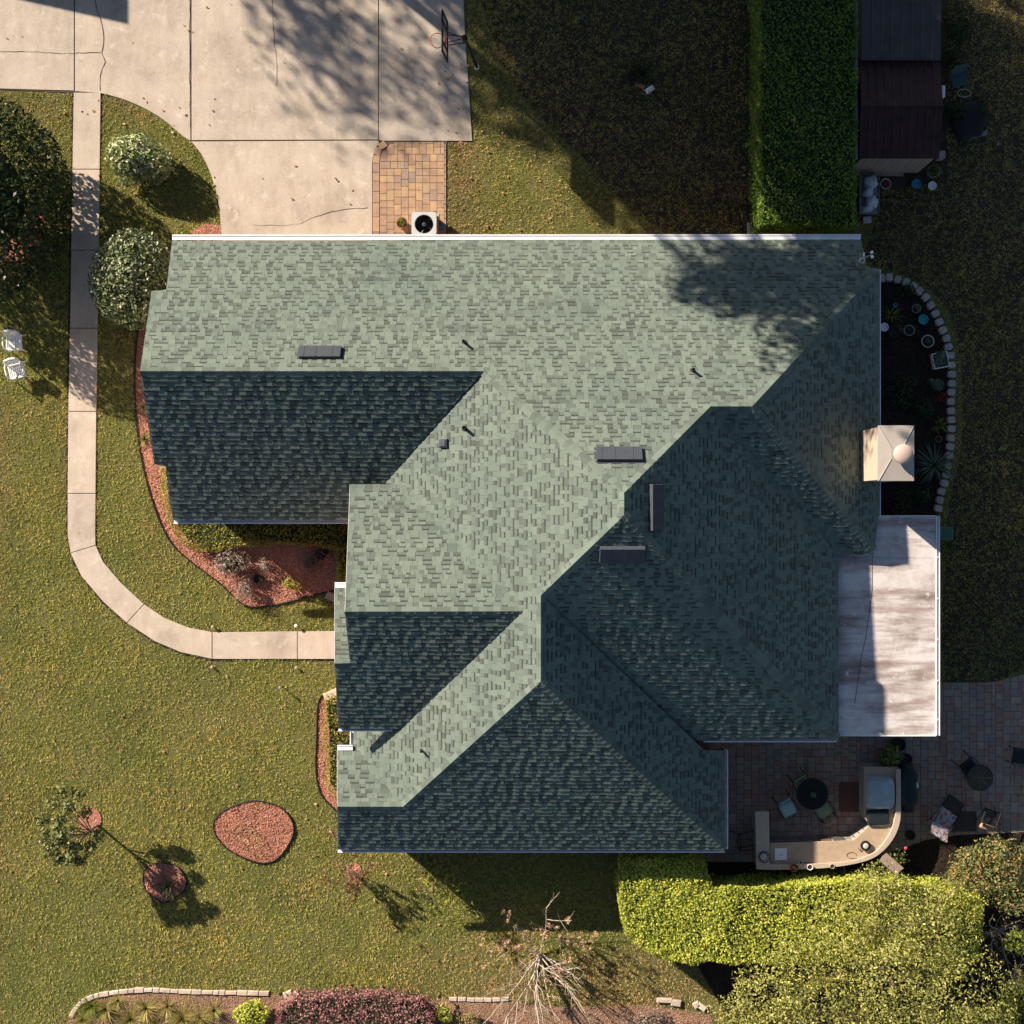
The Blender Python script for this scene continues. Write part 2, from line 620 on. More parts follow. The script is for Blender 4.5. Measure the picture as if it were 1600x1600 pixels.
# ------------------------------------------------------------------ pavers
def paver_mat(name, cols):
    t = NT(name)
    oi = t.n('ShaderNodeObjectInfo')
    at = t.n('ShaderNodeAttribute', _attribute_name='tone')
    add = t.n('ShaderNodeMath', _operation='ADD')
    t.l(oi.outputs['Random'], add.inputs[0])
    t.l(at.outputs['Fac'], add.inputs[1])
    fr = t.n('ShaderNodeMath', _operation='FRACT')
    t.l(add.outputs[0], fr.inputs[0])
    k = len(cols)
    c = t.ramp(fr.outputs[0], [((i + .5) / k, (*q, 1)) for i, q in enumerate(cols)])
    c = t.mix(1.0, c, t.ramp(t.noise(4.5, 4), [(.3, (.80, .80, .82, 1)), (.7, (1.14, 1.12, 1.08, 1))]), 'MULTIPLY')
    c = t.mix(1.0, c, t.ramp(t.noise(60, 2), [(.3, (.85, .85, .85, 1)), (.7, (1.1, 1.1, 1.1, 1))]), 'MULTIPLY')
    t.bump(t.noise(70, 2), .3, .004)
    MATS[name] = t.out(c, .85, 0, .2)
    return MATS[name]


M_pavA = paver_mat('tan_pavers', [(.45, .31, .18), (.36, .24, .17), (.42, .28, .18), (.33, .23, .18), (.40, .27, .18), (.28, .22, .19), (.47, .32, .18), (.38, .25, .17)])
M_pavB = paver_mat('mixed_pavers', [(.30, .24, .195), (.24, .21, .19), (.31, .19, .15), (.27, .23, .20), (.34, .27, .21), (.21, .20, .195), (.31, .22, .175), (.27, .175, .14)])
M_sand = mat('joint_sand', (.10, .08, .06), .95)


def ashlar(poly, unit_, maxw, seed):
    """mixed-size rectangular paving inside poly: list of (cx, cy, w, h)"""
    r = random.Random(seed)
    xs_ = [p[0] for p in poly]
    ys_ = [p[1] for p in poly]
    out = []
    cellx = int((max(xs_) - min(xs_)) / unit_) + 1
    celly = int((max(ys_) - min(ys_)) / unit_) + 1
    used = set()
    shapes = [(2, 2), (2, 2), (2, 3), (2, 2), (2, 2), (2, 2), (2, 2), (3, 2), (2, 3)]
    for j in range(celly):
        for i in range(cellx):
            if (i, j) in used:
                continue
            for (w, h) in r.sample(shapes, len(shapes)) + [(2, 1), (1, 2), (1, 1)]:
                cells = [(i + a, j + b) for a in range(w) for b in range(h)]
                if all(q not in used for q in cells):
                    used.update(cells)
                    out.append((min(xs_) + (i + w / 2) * unit_, min(ys_) + (j + h / 2) * unit_, w * unit_, h * unit_))
                    break
    res = []
    for (cx, cy, w, h) in out:
        k = np.array([[cx - w / 2 * .9, cy - h / 2 * .9], [cx + w / 2 * .9, cy - h / 2 * .9], [cx + w / 2 * .9, cy + h / 2 * .9], [cx - w / 2 * .9, cy + h / 2 * .9], [cx, cy]])
        i_ = pip(poly, k[:, 0], k[:, 1])
        if i_.all():
            res.append((cx, cy, w, h))
        elif i_.sum() >= 2:                       # cut to the part inside
            q = clip_rect([Vector(p) for p in poly], cx - w / 2, cx + w / 2, cy - h / 2, cy + h / 2)
            if len(q) >= 3:
                res.append((q, None, None, None))
    return res


def clip_rect(poly, x0, x1, y0, y1):
    for (ax, s, lim) in ((0, 1, x0), (0, -1, x1), (1, 1, y0), (1, -1, y1)):
        out = []
        m = len(poly)
        for i in range(m):
            a, b = poly[i], poly[(i + 1) % m]
            da, db = (a[ax] - lim) * s, (b[ax] - lim) * s
            if da >= 0:
                out.append(a)
            if (da >= 0) != (db >= 0):
                out.append(a + (b - a) * (da / (da - db)))
        poly = out
        if len(poly) < 3:
            return []
    return poly


PAVE = {}


def paving(parent, poly, unit_, seed, m, z=.05, limit=300, near=(0, 0)):
    items = ashlar(poly, unit_, 3, seed)
    ctr = lambda it: (it[0], it[1]) if it[1] is not None else (sum(p[0] for p in it[0]) / len(it[0]), sum(p[1] for p in it[0]) / len(it[0]))
    items.sort(key=lambda it: (ctr(it)[0] - near[0]) ** 2 + (ctr(it)[1] - near[1]) ** 2)
    rest = MB()
    tones = []
    g_ = .010
    for k, it in enumerate(items):
        if it[1] is None:
            poly_ = [Vector(q) for q in it[0]]
            c_ = Vector(ctr(it))
            poly_ = [q + (c_ - q) * min(1, g_ / max(.03, (c_ - q).length)) for q in poly_]
            if len(poly_) < 3:
                continue
            if k < limit:
                MB().prism(poly_, 0, z, .006).build('paver', m, parent)
            else:
                nf = len(rest.f)
                rest.prism(poly_, 0, z, .006)
                tones += [random.random()] * (len(rest.f) - nf)
            continue
        cx, cy, w, h = it
        if k < limit:
            key = (round(w, 3), round(h, 3), m.name)
            if key not in PAVE:
                PAVE[key] = MB().bbox((0, 0, z / 2), (w - g_, h - g_, z), 0, .008).mesh('paver', m)
            o = inst('paver', PAVE[key], parent, loc=(cx, cy, random.uniform(-.003, .003)), rz=random.uniform(-.006, .006))
        else:
            nf = len(rest.f)
            rest.bbox((cx, cy, z / 2 + random.uniform(-.003, .003)), (w - g_, h - g_, z), random.uniform(-.006, .006), .008)
            tones += [random.random()] * (len(rest.f) - nf)
    if rest.f:
        o = rest.build('paver_field', m, parent)
        a = o.data.attributes.new('tone', 'FLOAT', 'FACE')
        a.data.foreach_set('value', np.array(tones, np.float32))
        tag(o, kind='stuff')


pad = bpy.data.objects.new('paver_pad', None)
col.objects.link(pad)
tag(pad, kind='structure')
padin = bezpoly([(603, 233), (596, 240), (594, 256), (594, 300), (594, 398)], 4, False)
paving(pad, [tuple(q) for q in G([(697, 222.5), (697, 398)] + rev(padin) + [(612, 222.5)])], .122, 3, M_pavA, .042)
edge = [P(q.x, q.y).xy for q in bezpoly([(603, 224), (592, 232), (588.5, 246), (588, 262), (588, 300), (588, 398)], 10, False)]
acc, last = 0, edge[0]
for a, b in zip(edge[:-1], edge[1:]):
    acc += (b - a).length
    if acc > .262:
        q = (last + b) / 2
        d = b - last
        MB().bbox((0, 0, .021), (d.length - .012, .225, .042), 0, .008).build('paver', M_pavA, pad, loc=(q.x, q.y, 0)).rotation_euler = (0, 0, math.atan2(d.y, d.x))
        acc, last = 0, b
tag(MB().prism(G([(698.5, 221), (698.5, 399), (582.5, 399), (582.5, 256), (587, 236), (597, 221.5)]), -.05, .020).build('joint_sand', M_sand, pad), kind='stuff')

patio = bpy.data.objects.new('patio', None)
col.objects.link(patio)
tag(patio, kind='structure')
patio_px = [(1080, 1120), (1280, 1120), (1280, 1066), (1540, 1066), (1560, 1064), (1580, 1058), (1610, 1050), (1700, 1046), (1700, 1296), (1600, 1300), (1500, 1304), (1440, 1313), (1400, 1330), (1340, 1346), (1080, 1346)]
paving(patio, [tuple(q) for q in G(patio_px)], .128, 5, M_pavB, .045, 300, P(1330, 1240).xy)
tag(MB().prism(G(patio_px), -.05, .022).build('joint_sand', M_sand, patio), kind='stuff')
NOGRASS.append(G(patio_px))

# ------------------------------------------------------------------ beds
def bed(name, px, m, z=.03, crown=.0):
    poly = G(px)
    o = MB().prism(poly, -.05, z).build(name, m)
    tag(o, kind='structure')
    NOGRASS.append([tuple(q) for q in poly])
    return o


edgeA = [(230, 470), (219, 505), (212, 560), (212, 620), (216, 680), (228, 745), (245, 800), (262, 838), (280, 861), (310, 886), (345, 912), (372, 938), (392, 948), (430, 944.5), (470, 935), (510, 925), (526, 921)]
curA = [tuple(q) for q in bezpoly(edgeA, 5, False)]
bed('mulch_bed', curA + [(560, 915), (560, 790), (320, 790), (320, 470)], M_mulch)
bed('mulch_bed', [(321, 350), (347, 352), (347, 400), (270, 400), (280, 372)], M_mulch)
curB = [tuple(q) for q in bezpoly([(527, 1079), (510, 1083), (498, 1098), (495.5, 1150), (494, 1200), (500, 1235), (511, 1252), (528, 1268)], 5, False)]
bed('mulch_bed', curB + [(575, 1268), (575, 1079)], M_mulch)
isl = [tuple(q) for q in bezpoly([(334, 1289), (340, 1275), (358, 1262), (395, 1251), (435, 1259), (455, 1279), (459, 1303), (442, 1333), (422, 1347), (395, 1345), (358, 1327), (339, 1306)], 5)]
bed('mulch_bed', isl, M_mulch, .04)
rg2 = [tuple(q) for q in bezpoly([(225, 1366), (232, 1353), (250, 1348), (275, 1352), (290, 1370), (290, 1388), (276, 1400), (258, 1409), (236, 1398), (226, 1384)], 5)]
bed('mulch_bed', rg2, M_mulch, .05)
bed('mulch_bed', [tuple(q) for q in bezpoly([(124, 1272), (132, 1262), (146, 1261), (157, 1272), (157, 1288), (146, 1298), (131, 1296), (124, 1286)], 4)], M_mulch, .04)
bed('mulch_bed', [tuple(q) for q in bezpoly([(541, 1356), (550, 1348), (562, 1352), (566, 1368), (560, 1378), (547, 1376)], 4)], M_mulch, .04)
ring_px = [(1378, 434), (1390, 433), (1403, 436.5), (1416, 441), (1427.5, 447.5), (1437, 454.5), (1446.5, 464.5), (1454.5, 477), (1462, 490), (1468, 503), (1473.5, 516), (1479, 528.5), (1482.5, 542), (1485.5, 556), (1487, 570), (1487.5, 584.5), (1487.5, 599), (1487, 613), (1486, 627), (1486.5, 642), (1486.5, 656), (1486.5, 670), (1486, 684), (1485, 698), (1483.5, 711.5), (1481, 727), (1478.5, 741), (1475.5, 755), (1471.5, 768), (1469, 781.5), (1466.5, 794.5)]
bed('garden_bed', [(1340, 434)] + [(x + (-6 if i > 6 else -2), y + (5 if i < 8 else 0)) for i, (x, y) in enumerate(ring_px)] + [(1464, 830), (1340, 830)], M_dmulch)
curS = [tuple(q) for q in bezpoly([(98, 1660), (103, 1605), (112, 1583), (126, 1566), (148, 1555), (190, 1549), (230, 1545), (330, 1549), (430, 1552)], 4, False)] + [(480, 1556), (600, 1560), (700, 1561), (770, 1562), (900, 1575), (1000, 1570), (1110, 1585), (1130, 1660)]
bed('planting_bed', curS, M_bmulch)
bed('planting_bed', [(-150, 330), (20, 330), (72, 336), (70, 372), (40, 412), (10, 440), (-150, 470)], M_mulch)
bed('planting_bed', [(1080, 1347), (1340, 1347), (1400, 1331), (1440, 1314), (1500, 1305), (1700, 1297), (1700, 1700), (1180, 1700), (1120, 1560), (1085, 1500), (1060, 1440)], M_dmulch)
M_painted_shade = mulch_mat('painted_shade_soil', (.030, .024, .016, 1), (.050, .042, .026, 1), (.085, .062, .042, 1))  # dark soil sheets that paint the trees' shade into the lawn colour
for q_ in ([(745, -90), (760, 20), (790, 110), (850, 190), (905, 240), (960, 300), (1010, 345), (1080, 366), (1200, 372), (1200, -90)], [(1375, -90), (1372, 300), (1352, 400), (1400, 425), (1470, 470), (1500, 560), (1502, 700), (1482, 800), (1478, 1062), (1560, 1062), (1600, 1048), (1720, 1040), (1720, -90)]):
    tag(MB().prism(G([tuple(q) for q in bezpoly(q_, 4)]), -.03, .005).build('painted_shade_sheet', M_painted_shade), kind='structure')
# the bare shady strip along the house front and the ground around the shed
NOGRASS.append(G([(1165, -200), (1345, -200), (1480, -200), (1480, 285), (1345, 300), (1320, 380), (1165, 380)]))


def edging(name, label, px, closed, m=None):
    pts = [P(x, y) for x, y in px]
    mb = MB()
    pts = [(p.x, p.y, .055) for p in pts]
    mb.tube(pts, .028, 5, closed)
    return tag(mb.build(name, m or M_blackp), label, 'edging')


edging('bed_edging', 'black plastic edging curving along the long mulch bed beside the west wing', curA, False)
edging('bed_edging', 'black plastic edging of the narrow bed by the front window hedge', curB, False)
edging('bed_edging', 'black plastic edging ringing the oval red mulch island in the lawn', isl, True)
edging('bed_edging', 'black plastic edging ringing the small round mulch bed with a grassy clump', rg2, True)

# loose chips give the red mulch its rough surface
def chips(px, n, size, z, name='mulch_chips', m=None):
    poly = G(px)
    xs_ = [p[0] for p in poly]
    ys_ = [p[1] for p in poly]
    x = rng.uniform(min(xs_), max(xs_), n * 3)
    y = rng.uniform(min(ys_), max(ys_), n * 3)
    k = pip(poly, x, y)
    x, y = x[k][:n], y[k][:n]
    c = np.stack([x, y, np.full(len(x), z) + rng.uniform(0, .025, len(x))], 1)
    o = leaves(name, c, np.tile([0, 0, 1.0], (len(c), 1)), size, m or M_chip, None, .35, .35)
    return tag(o, 'shredded red mulch covering the bed' if not m else None, 'mulch', kind='stuff')


chips(curA + [(545, 915), (545, 815), (300, 790), (300, 470)], 9000, .075, .035)
chips(isl, 3500, .07, .045)
chips(rg2, 1500, .07, .055)
chips(curB + [(540, 1268), (540, 1079)], 1800, .07, .035)
# ------------------------------------------------------------------ the house roof
# roof planes: facing, pitch, eave height above the reference eave, eave line in the photo
ZB, HE = 2.9, 41.3
PL = {'N1': ('N', 0.7446, -0.561, 375), 'SA': ('S', 0.7143, -0.284, 812), 'W1': ('W', 0.7109, -0.233, 553), 'E1': ('E', 0.7418, 0.338, 1371),
      'Sst': ('S', 0.7559, 0.361, 865), 'E2': ('E', 0.7402, 0.363, 1310), 'S3': ('S', 0.7490, 0.385, 1154), 'E4': ('E', 0.7079, -0.164, 1132),
      'S5': ('S', 0.7094, -0.177, 1327), 'NB': ('N', 0.7276, 0.913, 757), 'SB': ('S', 0.6985, 0.970, 1137), 'NC': ('N', 0.7283, -0.125, 1173)}


def zpl(nm, px, py):
    d, p, h, e = PL[nm]
    h, q = h / HE, p / F
    if d == 'N':
        z = (h + q * (py - YN - (e - YN) * (1 - h))) / (1 + q * (py - YN))
    elif d == 'S':
        z = (h + q * ((e - YN) * (1 - h) - (py - YN))) / (1 - q * (py - YN))
    elif d == 'W':
        z = (h + q * ((px - XN) - (e - XN) * (1 - h))) / (1 + q * (px - XN))
    else:
        z = (h + q * ((e - XN) * (1 - h) - (px - XN))) / (1 - q * (px - XN))
    return ZB + z * HE


# the porch gable's north side meets the front slope SB at its own ridge
zr = zpl('SB', 535, 1036)
yr, ye = P(535, 1036, zr).y, P(535, 919, ZB + .93).y
PL['NP'] = ('N', (zr - ZB - .93) / (ye - yr), .93, 919)


def RP(nm, px, py, lift=0):
    z = zpl(nm, px, py)
    return P(px, py, z) + Vector((0, 0, lift))


FACES = {
    'N1': [(269, 377), (1345, 375), (1354, 416), (1372, 422), (1175, 635), (1110, 635), (975, 770), (755, 580), (219, 580), (237, 455), (260, 453)],
    'SA': [(219, 580), (755, 580), (600, 755), (596, 762), (560, 766), (549, 772), (547, 812), (270, 812), (259, 728), (241, 725)],
    'W1': [(755, 580), (975, 770), (975, 805), (845, 930), (845, 1065), (630, 1260), (562, 1173), (553, 1173), (553, 1132), (629, 1136), (815, 955), (626, 757), (600, 755)],
    'E1': [(1372, 422), (1372, 808), (1366, 860), (1175, 635)],
    'Sst': [(1110, 635), (1175, 635), (1366, 860), (1365, 866), (1309, 866)],
    'E2': [(975, 770), (1110, 635), (1309, 866), (1310, 1154), (975, 805)],
    'S3': [(975, 805), (1309, 1154), (1082, 1156), (845, 930)],
    'E4': [(845, 930), (1100, 1172), (1132, 1172), (1132, 1327), (845, 1065)],
    'S5': [(845, 1065), (1132, 1327), (528, 1327), (527, 1260), (630, 1260)],
    'NC': [(527, 1174), (562, 1174), (630, 1260), (527, 1260)],
    'NB': [(547, 757), (626, 757), (815, 955), (539, 956)],
    'SB': [(539, 956), (815, 955), (629, 1138), (529, 1138), (523, 1037), (547, 1036)],
    'NP': [(523, 919), (560, 919), (560, 1036), (523, 1036)],
}
UPV = {'N': Vector((0, -1, 0)), 'S': Vector((0, 1, 0)), 'W': Vector((1, 0, 0)), 'E': Vector((-1, 0, 0))}


def frame(nm):
    d, p, h, e = PL[nm]
    th = math.atan(p)
    V = UPV[d] * math.cos(th) + Vector((0, 0, math.sin(th)))
    N = -UPV[d] * math.sin(th) + Vector((0, 0, math.cos(th)))
    return V.cross(N), V, N


house = thing('house', 'single storey house with a green shingled hip and gable roof', 'house')
deck = MB()
for nm, px in FACES.items():
    U, V, N = frame(nm)
    top = [RP(nm, x, y) for x, y in px]
    n = len(top)
    vs = [tuple(p) for p in top] + [tuple(p - Vector((0, 0, .16))) for p in top]
    deck.add(vs, [tuple(range(n)), tuple(range(2 * n - 1, n - 1, -1))] + [(i, (i + 1) % n, n + (i + 1) % n, n + i) for i in range(n)])
roof = deck.build('roof', M_deck, house)

EXPO = .160
WIDTHS = [.12, .16, .21, .27]
SHM = {}


def tab_mesh(w, hi, tone):
    key = (w, hi, tone)
    if key not in SHM:
        mb = MB()
        t0 = .026 if hi else .016
        g_ = .003
        mb.add([(g_, 0, t0), (w - g_, 0, t0), (w - g_, EXPO + .01, .004), (g_, EXPO + .01, .004), (g_, 0, -.004), (w - g_, 0, -.004), (w - g_, EXPO + .01, -.004), (g_, EXPO + .01, -.004)],
               [(0, 1, 2, 3), (4, 5, 1, 0), (5, 6, 2, 1), (7, 4, 0, 3)])
        tn = [tone] * 4
        if not hi:
            k = .60
            zz = t0 + (.004 - t0) * k
            mb.add([(g_, EXPO * k, zz), (w - g_, EXPO * k, zz)], [])
            mb.f[0:1] = [(0, 1, 9, 8)]
            mb.f.append((8, 9, 2, 3))
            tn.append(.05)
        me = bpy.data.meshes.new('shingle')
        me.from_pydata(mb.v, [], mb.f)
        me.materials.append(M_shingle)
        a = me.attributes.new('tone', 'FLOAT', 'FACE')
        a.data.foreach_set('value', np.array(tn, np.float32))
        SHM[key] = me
    return SHM[key]


tabs_full = []          # (screen size, face, u, v, w, hi, tone)
field = MB()
ftone = []
fr_ = {}
for nm, px in FACES.items():
    U, V, N = frame(nm)
    pts = [RP(nm, x, y) for x, y in px]
    O = pts[0]
    poly = [Vector(((p - O).dot(U), (p - O).dot(V))) for p in pts]
    fr_[nm] = (U, V, N, O)
    u0, u1 = min(p.x for p in poly), max(p.x for p in poly)
    v0, v1 = min(p.y for p in poly), max(p.y for p in poly)
    # small overhang past the edges is left to the caps; rows start at the eave
    v = v0 - .004
    while v < v1:
        u = u0 - random.uniform(0, .3)
        hi = random.random() < .5
        row = []
        rowtone = random.gauss(0, .05)
        while u < u1:
            w = random.choice(WIDTHS)
            tone = .80 + rowtone + random.gauss(0, .09) if hi else .56 + rowtone + random.gauss(0, .13)
            if random.random() < .12:
                tone += random.choice((-.3, .3))
            row.append((u, w, hi, min(1, max(.2, round(tone * 10) / 10))))
            u += w
            hi = not hi if random.random() < .84 else hi
        cu = np.array([[r[0] + .001, r[0] + r[1] - .001] for r in row])
        ok = np.ones(len(row), bool)
        anyin = np.zeros(len(row), bool)
        for a in (0, 1):
            for vv in (v + .001, v + EXPO - .001):
                k = pip(poly, cu[:, a], np.full(len(row), vv))
                ok &= k
                anyin |= k
        vmid = pip(poly, cu.mean(1), np.full(len(row), v + EXPO / 2))
        for i, (u, w, hi, tone) in enumerate(row):
            t0 = .026 if hi else .016
            if ok[i]:
                tabs_full.append((nm, u, v, w, hi, tone))
                continue
            q = clip_rect(poly, u + .003, u + w - .003, v, v + EXPO)
            if len(q) < 3:
                continue
            hh = [t0 + (.004 - t0) * max(0, (p.y - v) / EXPO) for p in q]
            vs = [O + U * p.x + V * p.y + N * h for p, h in zip(q, hh)] + [O + U * p.x + V * p.y - N * .004 for p in q]
            m = len(q)
            fs = [tuple(range(m))] + [(m + k, m + (k + 1) % m, (k + 1) % m, k) for k in range(m)]
            field.add(vs, fs)
            ftone += [tone] * len(fs)
        v += EXPO


def score(t):
    nm, u, v, w, hi, tone = t
    U, V, N, O = fr_[nm]
    c = O + U * (u + w / 2) + V * (v + EXPO / 2)
    d = Vector((0, 0, HC)) - c
    return -w * d.normalized().dot(N) / d.length_squared


# the 300 that show largest are single shingles, spread over all slopes by the size they have in the picture
tabs_full.sort(key=score)
for t_ in tabs_full[:300]:
    nm, u, v, w, hi, tone = t_
    U, V, N, O = fr_[nm]
    M = Matrix((U, V, N)).transposed().to_4x4()
    M.translation = O + U * u + V * v
    inst('shingle', tab_mesh(w, hi, tone), roof, M)
for t_ in tabs_full[300:]:
    nm, u, v, w, hi, tone = t_
    U, V, N, O = fr_[nm]
    t0 = .026 if hi else .016
    a, b = O + U * (u + .003) + V * v, O + U * (u + w - .003) + V * v
    c, d = b + V * (EXPO + .01), a + V * (EXPO + .01)
    lo = N * -.004
    if hi or random.random() < .25:
        field.add([a + N * t0, b + N * t0, c + N * .004, d + N * .004, a + lo, b + lo, c + lo, d + lo], [(0, 1, 2, 3), (4, 5, 1, 0), (5, 6, 2, 1), (7, 4, 0, 3)])
        ftone += [tone] * 4
    else:
        zz = N * (t0 + (.004 - t0) * .6)
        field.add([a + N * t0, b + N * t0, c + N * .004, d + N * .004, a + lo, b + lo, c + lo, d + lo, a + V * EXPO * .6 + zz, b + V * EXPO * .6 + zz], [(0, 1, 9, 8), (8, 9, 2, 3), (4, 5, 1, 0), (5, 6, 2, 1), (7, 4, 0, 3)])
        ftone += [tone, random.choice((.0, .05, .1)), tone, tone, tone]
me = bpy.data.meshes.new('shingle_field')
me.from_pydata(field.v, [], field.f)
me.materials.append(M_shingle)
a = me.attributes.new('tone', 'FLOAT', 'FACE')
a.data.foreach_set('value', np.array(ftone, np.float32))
fo = inst('shingle_field', me, roof)
tag(fo, kind='stuff')

LINES = [((219, 580), (755, 580), 'N1', 'SA'), ((755, 580), (975, 770), 'N1', 'W1'), ((975, 805), (975, 770), 'W1', 'E2'), ((1110, 635), (975, 770), 'N1', 'E2'),
         ((1110, 635), (1175, 635), 'N1', 'Sst'), ((1372, 422), (1175, 635), 'N1', 'E1'), ((1366, 860), (1175, 635), 'E1', 'Sst'), ((845, 930), (975, 805), 'W1', 'S3'),
         ((1309, 1154), (975, 805), 'E2', 'S3'), ((845, 930), (845, 1065), 'W1', 'E4'), ((630, 1260), (845, 1065), 'W1', 'S5'), ((1131, 1326), (845, 1065), 'E4', 'S5'),
         ((527, 1260), (630, 1260), 'NC', 'S5'), ((539, 955.5), (815, 955), 'NB', 'SB'), ((523, 1036.5), (547, 1036), 'NP', 'SB')]
for (a, b, pa, pb) in LINES:
    A = (RP(pa, *a) + RP(pb, *a)) / 2
    B = (RP(pa, *b) + RP(pb, *b)) / 2
    D = (B - A)
    L = D.length
    D.normalize()
    wings = []
    for q in (pa, pb):
        U, V, N = frame(q)
        w = N.cross(D)
        if w.z > 0:
            w = -w
        wings.append((w.normalized(), N))
    step = .205
    k = max(1, round(L / step))
    step = L / k
    W = .148
    (w1, n1), (w2, n2) = wings
    up = (n1 + n2).normalized()
    ln = step * 1.12
    vs = []
    for (s, h) in ((0, .034), (ln, .016)):
        vs += [D * s + w1 * W + n1 * (h - .004), D * s + up * (h + .010), D * s + w2 * W + n2 * (h - .004)]
    vs += [D * 0 + w1 * W - n1 * .002, D * 0 + w2 * W - n2 * .002, D * ln + w1 * W - n1 * .002, D * ln + w2 * W - n2 * .002, D * 0]
    fs = [(0, 1, 4, 3), (1, 2, 5, 4), (6, 10, 1, 0), (10, 7, 2, 1), (8, 6, 0, 3), (7, 9, 5, 2)]
    mes = []
    for tn in (.45, .6, .8, .95):
        me = bpy.data.meshes.new('ridge_cap')
        me.from_pydata([tuple(v) for v in vs], [], fs)
        me.materials.append(M_cap)
        at_ = me.attributes.new('tone', 'FLOAT', 'FACE')
        at_.data.foreach_set('value', np.full(len(fs), tn, np.float32))
        mes.append(me)
    for i in range(k):
        inst('ridge_cap', random.choice(mes), roof, loc=A + D * (i * step))


def on_roof(nm, px, py):
    U, V, N = frame(nm)
    M = Matrix((U, V, N)).transposed().to_4x4()
    M.translation = RP(nm, px, py)
    return M


# slant-back box vents near the ridges
def box_vent(nm, px, py, w, h, t):
    mb = MB()
    x, y = w / 2, h / 2
    mb.add([(-x, -y, t), (x, -y, t), (x, y, t), (-x, y, t), (-x - .02, -y - .02, 0), (x + .02, -y - .02, 0), (x + .02, y + .02, 0), (-x - .02, y + .02, 0)],
           [(0, 1, 2, 3), (4, 5, 1, 0), (5, 6, 2, 1), (6, 7, 3, 2), (7, 4, 0, 3)])
    mb.box((0, 0, .016), (w + .16, h + .1, .012))
    o = inst('roof_vent', mb.mesh('roof_vent', M_vent), roof, on_roof(nm, px, py))
    for s in (-.3, .1, .4):
        inst('seam', MB().box((0, 0, 0), (.012, h, .010)).mesh('seam', M_vent), o, Matrix.Translation((w * s, 0, t + .004)))


box_vent('N1', 501, 553, 1.22, .44, .13)
box_vent('N1', 968, 712, 1.26, .46, .13)
box_vent('E2', 1023, 793, 1.28, .42, .16)
box_vent('S3', 972, 864, 1.24, .50, .16)


def pipe(nm, px, py, r, h):
    p = RP(nm, px, py)
    o = MB().lathe([(r * 1.9, 0), (r * 1.7, .03), (r, .12), (r, h), (r * .7, h), (r * .7, h - .1)], (0, 0, 0), 10).build('vent_pipe', M_black, roof, loc=p - Vector((0, 0, .03)))


pipe('N1', 725, 535, .045, .40)
pipe('N1', 1082, 579, .045, .36)
pipe('W1', 726, 669, .050, .42)
pipe('W1', 659, 1172, .035, .34)
o = MB().bbox((0, 0, .06), (.30, .26, .16), 0, .05).build('turtle_vent', M_vent, roof, loc=RP('W1', 695, 693))
o.rotation_euler = (0, math.atan(-.71), 0)

# small white roof antenna by the north-east corner
ant = thing('roof_antenna', 'small white wire loop antenna on the north-east roof corner', 'antenna', RP('N1', 1342, 408))
ant_z = .55
MB().tube([(0, 0, -.05), (0, 0, ant_z)], .015, 6).build('mast', M_white, ant)
MB().tube([(-.13, -.10, ant_z - .1), (-.05, .02, ant_z - .1), (.08, -.02, ant_z - .1), (.04, -.15, ant_z - .1)], .014, 5, True).build('loop', M_white, ant)
MB().tube([(0, 0, ant_z - .12), (.27, .10, ant_z), ], .010, 5).build('boom', M_gutin, ant)
MB().lathe([(.0, -.05), (.05, -.03), (.05, .03), (0, .05)], (.27, .17, ant_z), 8).lathe([(.0, -.05), (.05, -.03), (.05, .03), (0, .05)], (.28, .03, ant_z), 8).build('cup', M_white, ant, True)
MB().box((.02, .10, ant_z), (.05, .12, .04)).build('head', M_white, ant)


# gutters
def gutter(nm, a, b):
    """U-shaped gutter along an eave from pixel a to pixel b"""
    drop = Vector((0, 0, .10 if PL[nm][0] in 'SE' else 0))
    A, B = RP(nm, *a) - drop, RP(nm, *b) - drop
    d = UPV[PL[nm][0]]
    out = -d
    L = (B - A)
    ln = L.length
    L.normalize()
    gk = 1.45 if PL[nm][0] == 'N' else 1.0
    mb = MB()
    prof = [(.01, -.11), (.085, -.11), (.112, -.02), (.124, -.015), (.124, -.002), (.094, -.002), (.094, -.02), (.072, -.097), (.01, -.097)]
    vs = []
    for s in (0, ln):
        vs += [A + L * s + out * (x * gk + .005) + Vector((0, 0, z + .015)) for x, z in prof]
    m = len(prof)
    fs = [(i, (i + 1) % m, m + (i + 1) % m, m + i) for i in range(m)] + [tuple(range(m)), tuple(range(2 * m - 1, m - 1, -1))]
    mb.add(vs, fs)
    o = mb.build('gutter', M_gut, house)
    mi = MB()
    lv_ = Vector((0, 0, -.004 if gk > 1 else -.045))  # sheet added inside the trough; north ones raised and whitened to look sunlit
    mi.add([A + out * .012 + lv_, B + out * .012 + lv_, B + out * .090 * gk + lv_, A + out * .090 * gk + lv_], [(0, 1, 2, 3)])
    mi.build('trough_fill', M_gut if gk > 1 else M_gutin, o)
    return o


for g_ in [('N1', (269, 375.5), (1345, 375)), ('SA', (270, 812), (546, 812)), ('E1', (1371, 420), (1371, 806)), ('S3', (1100, 1154), (1309, 1154)), ('E4', (1132, 1172), (1132, 1328)),
           ('S5', (527, 1327), (1133, 1327)), ('SB', (528, 1137), (612, 1137)), ('W1', (553, 1143), (553, 1172)), ('NC', (527, 1173), (551, 1173)), ('NP', (523, 919), (541, 919))]:
    gutter(*g_)


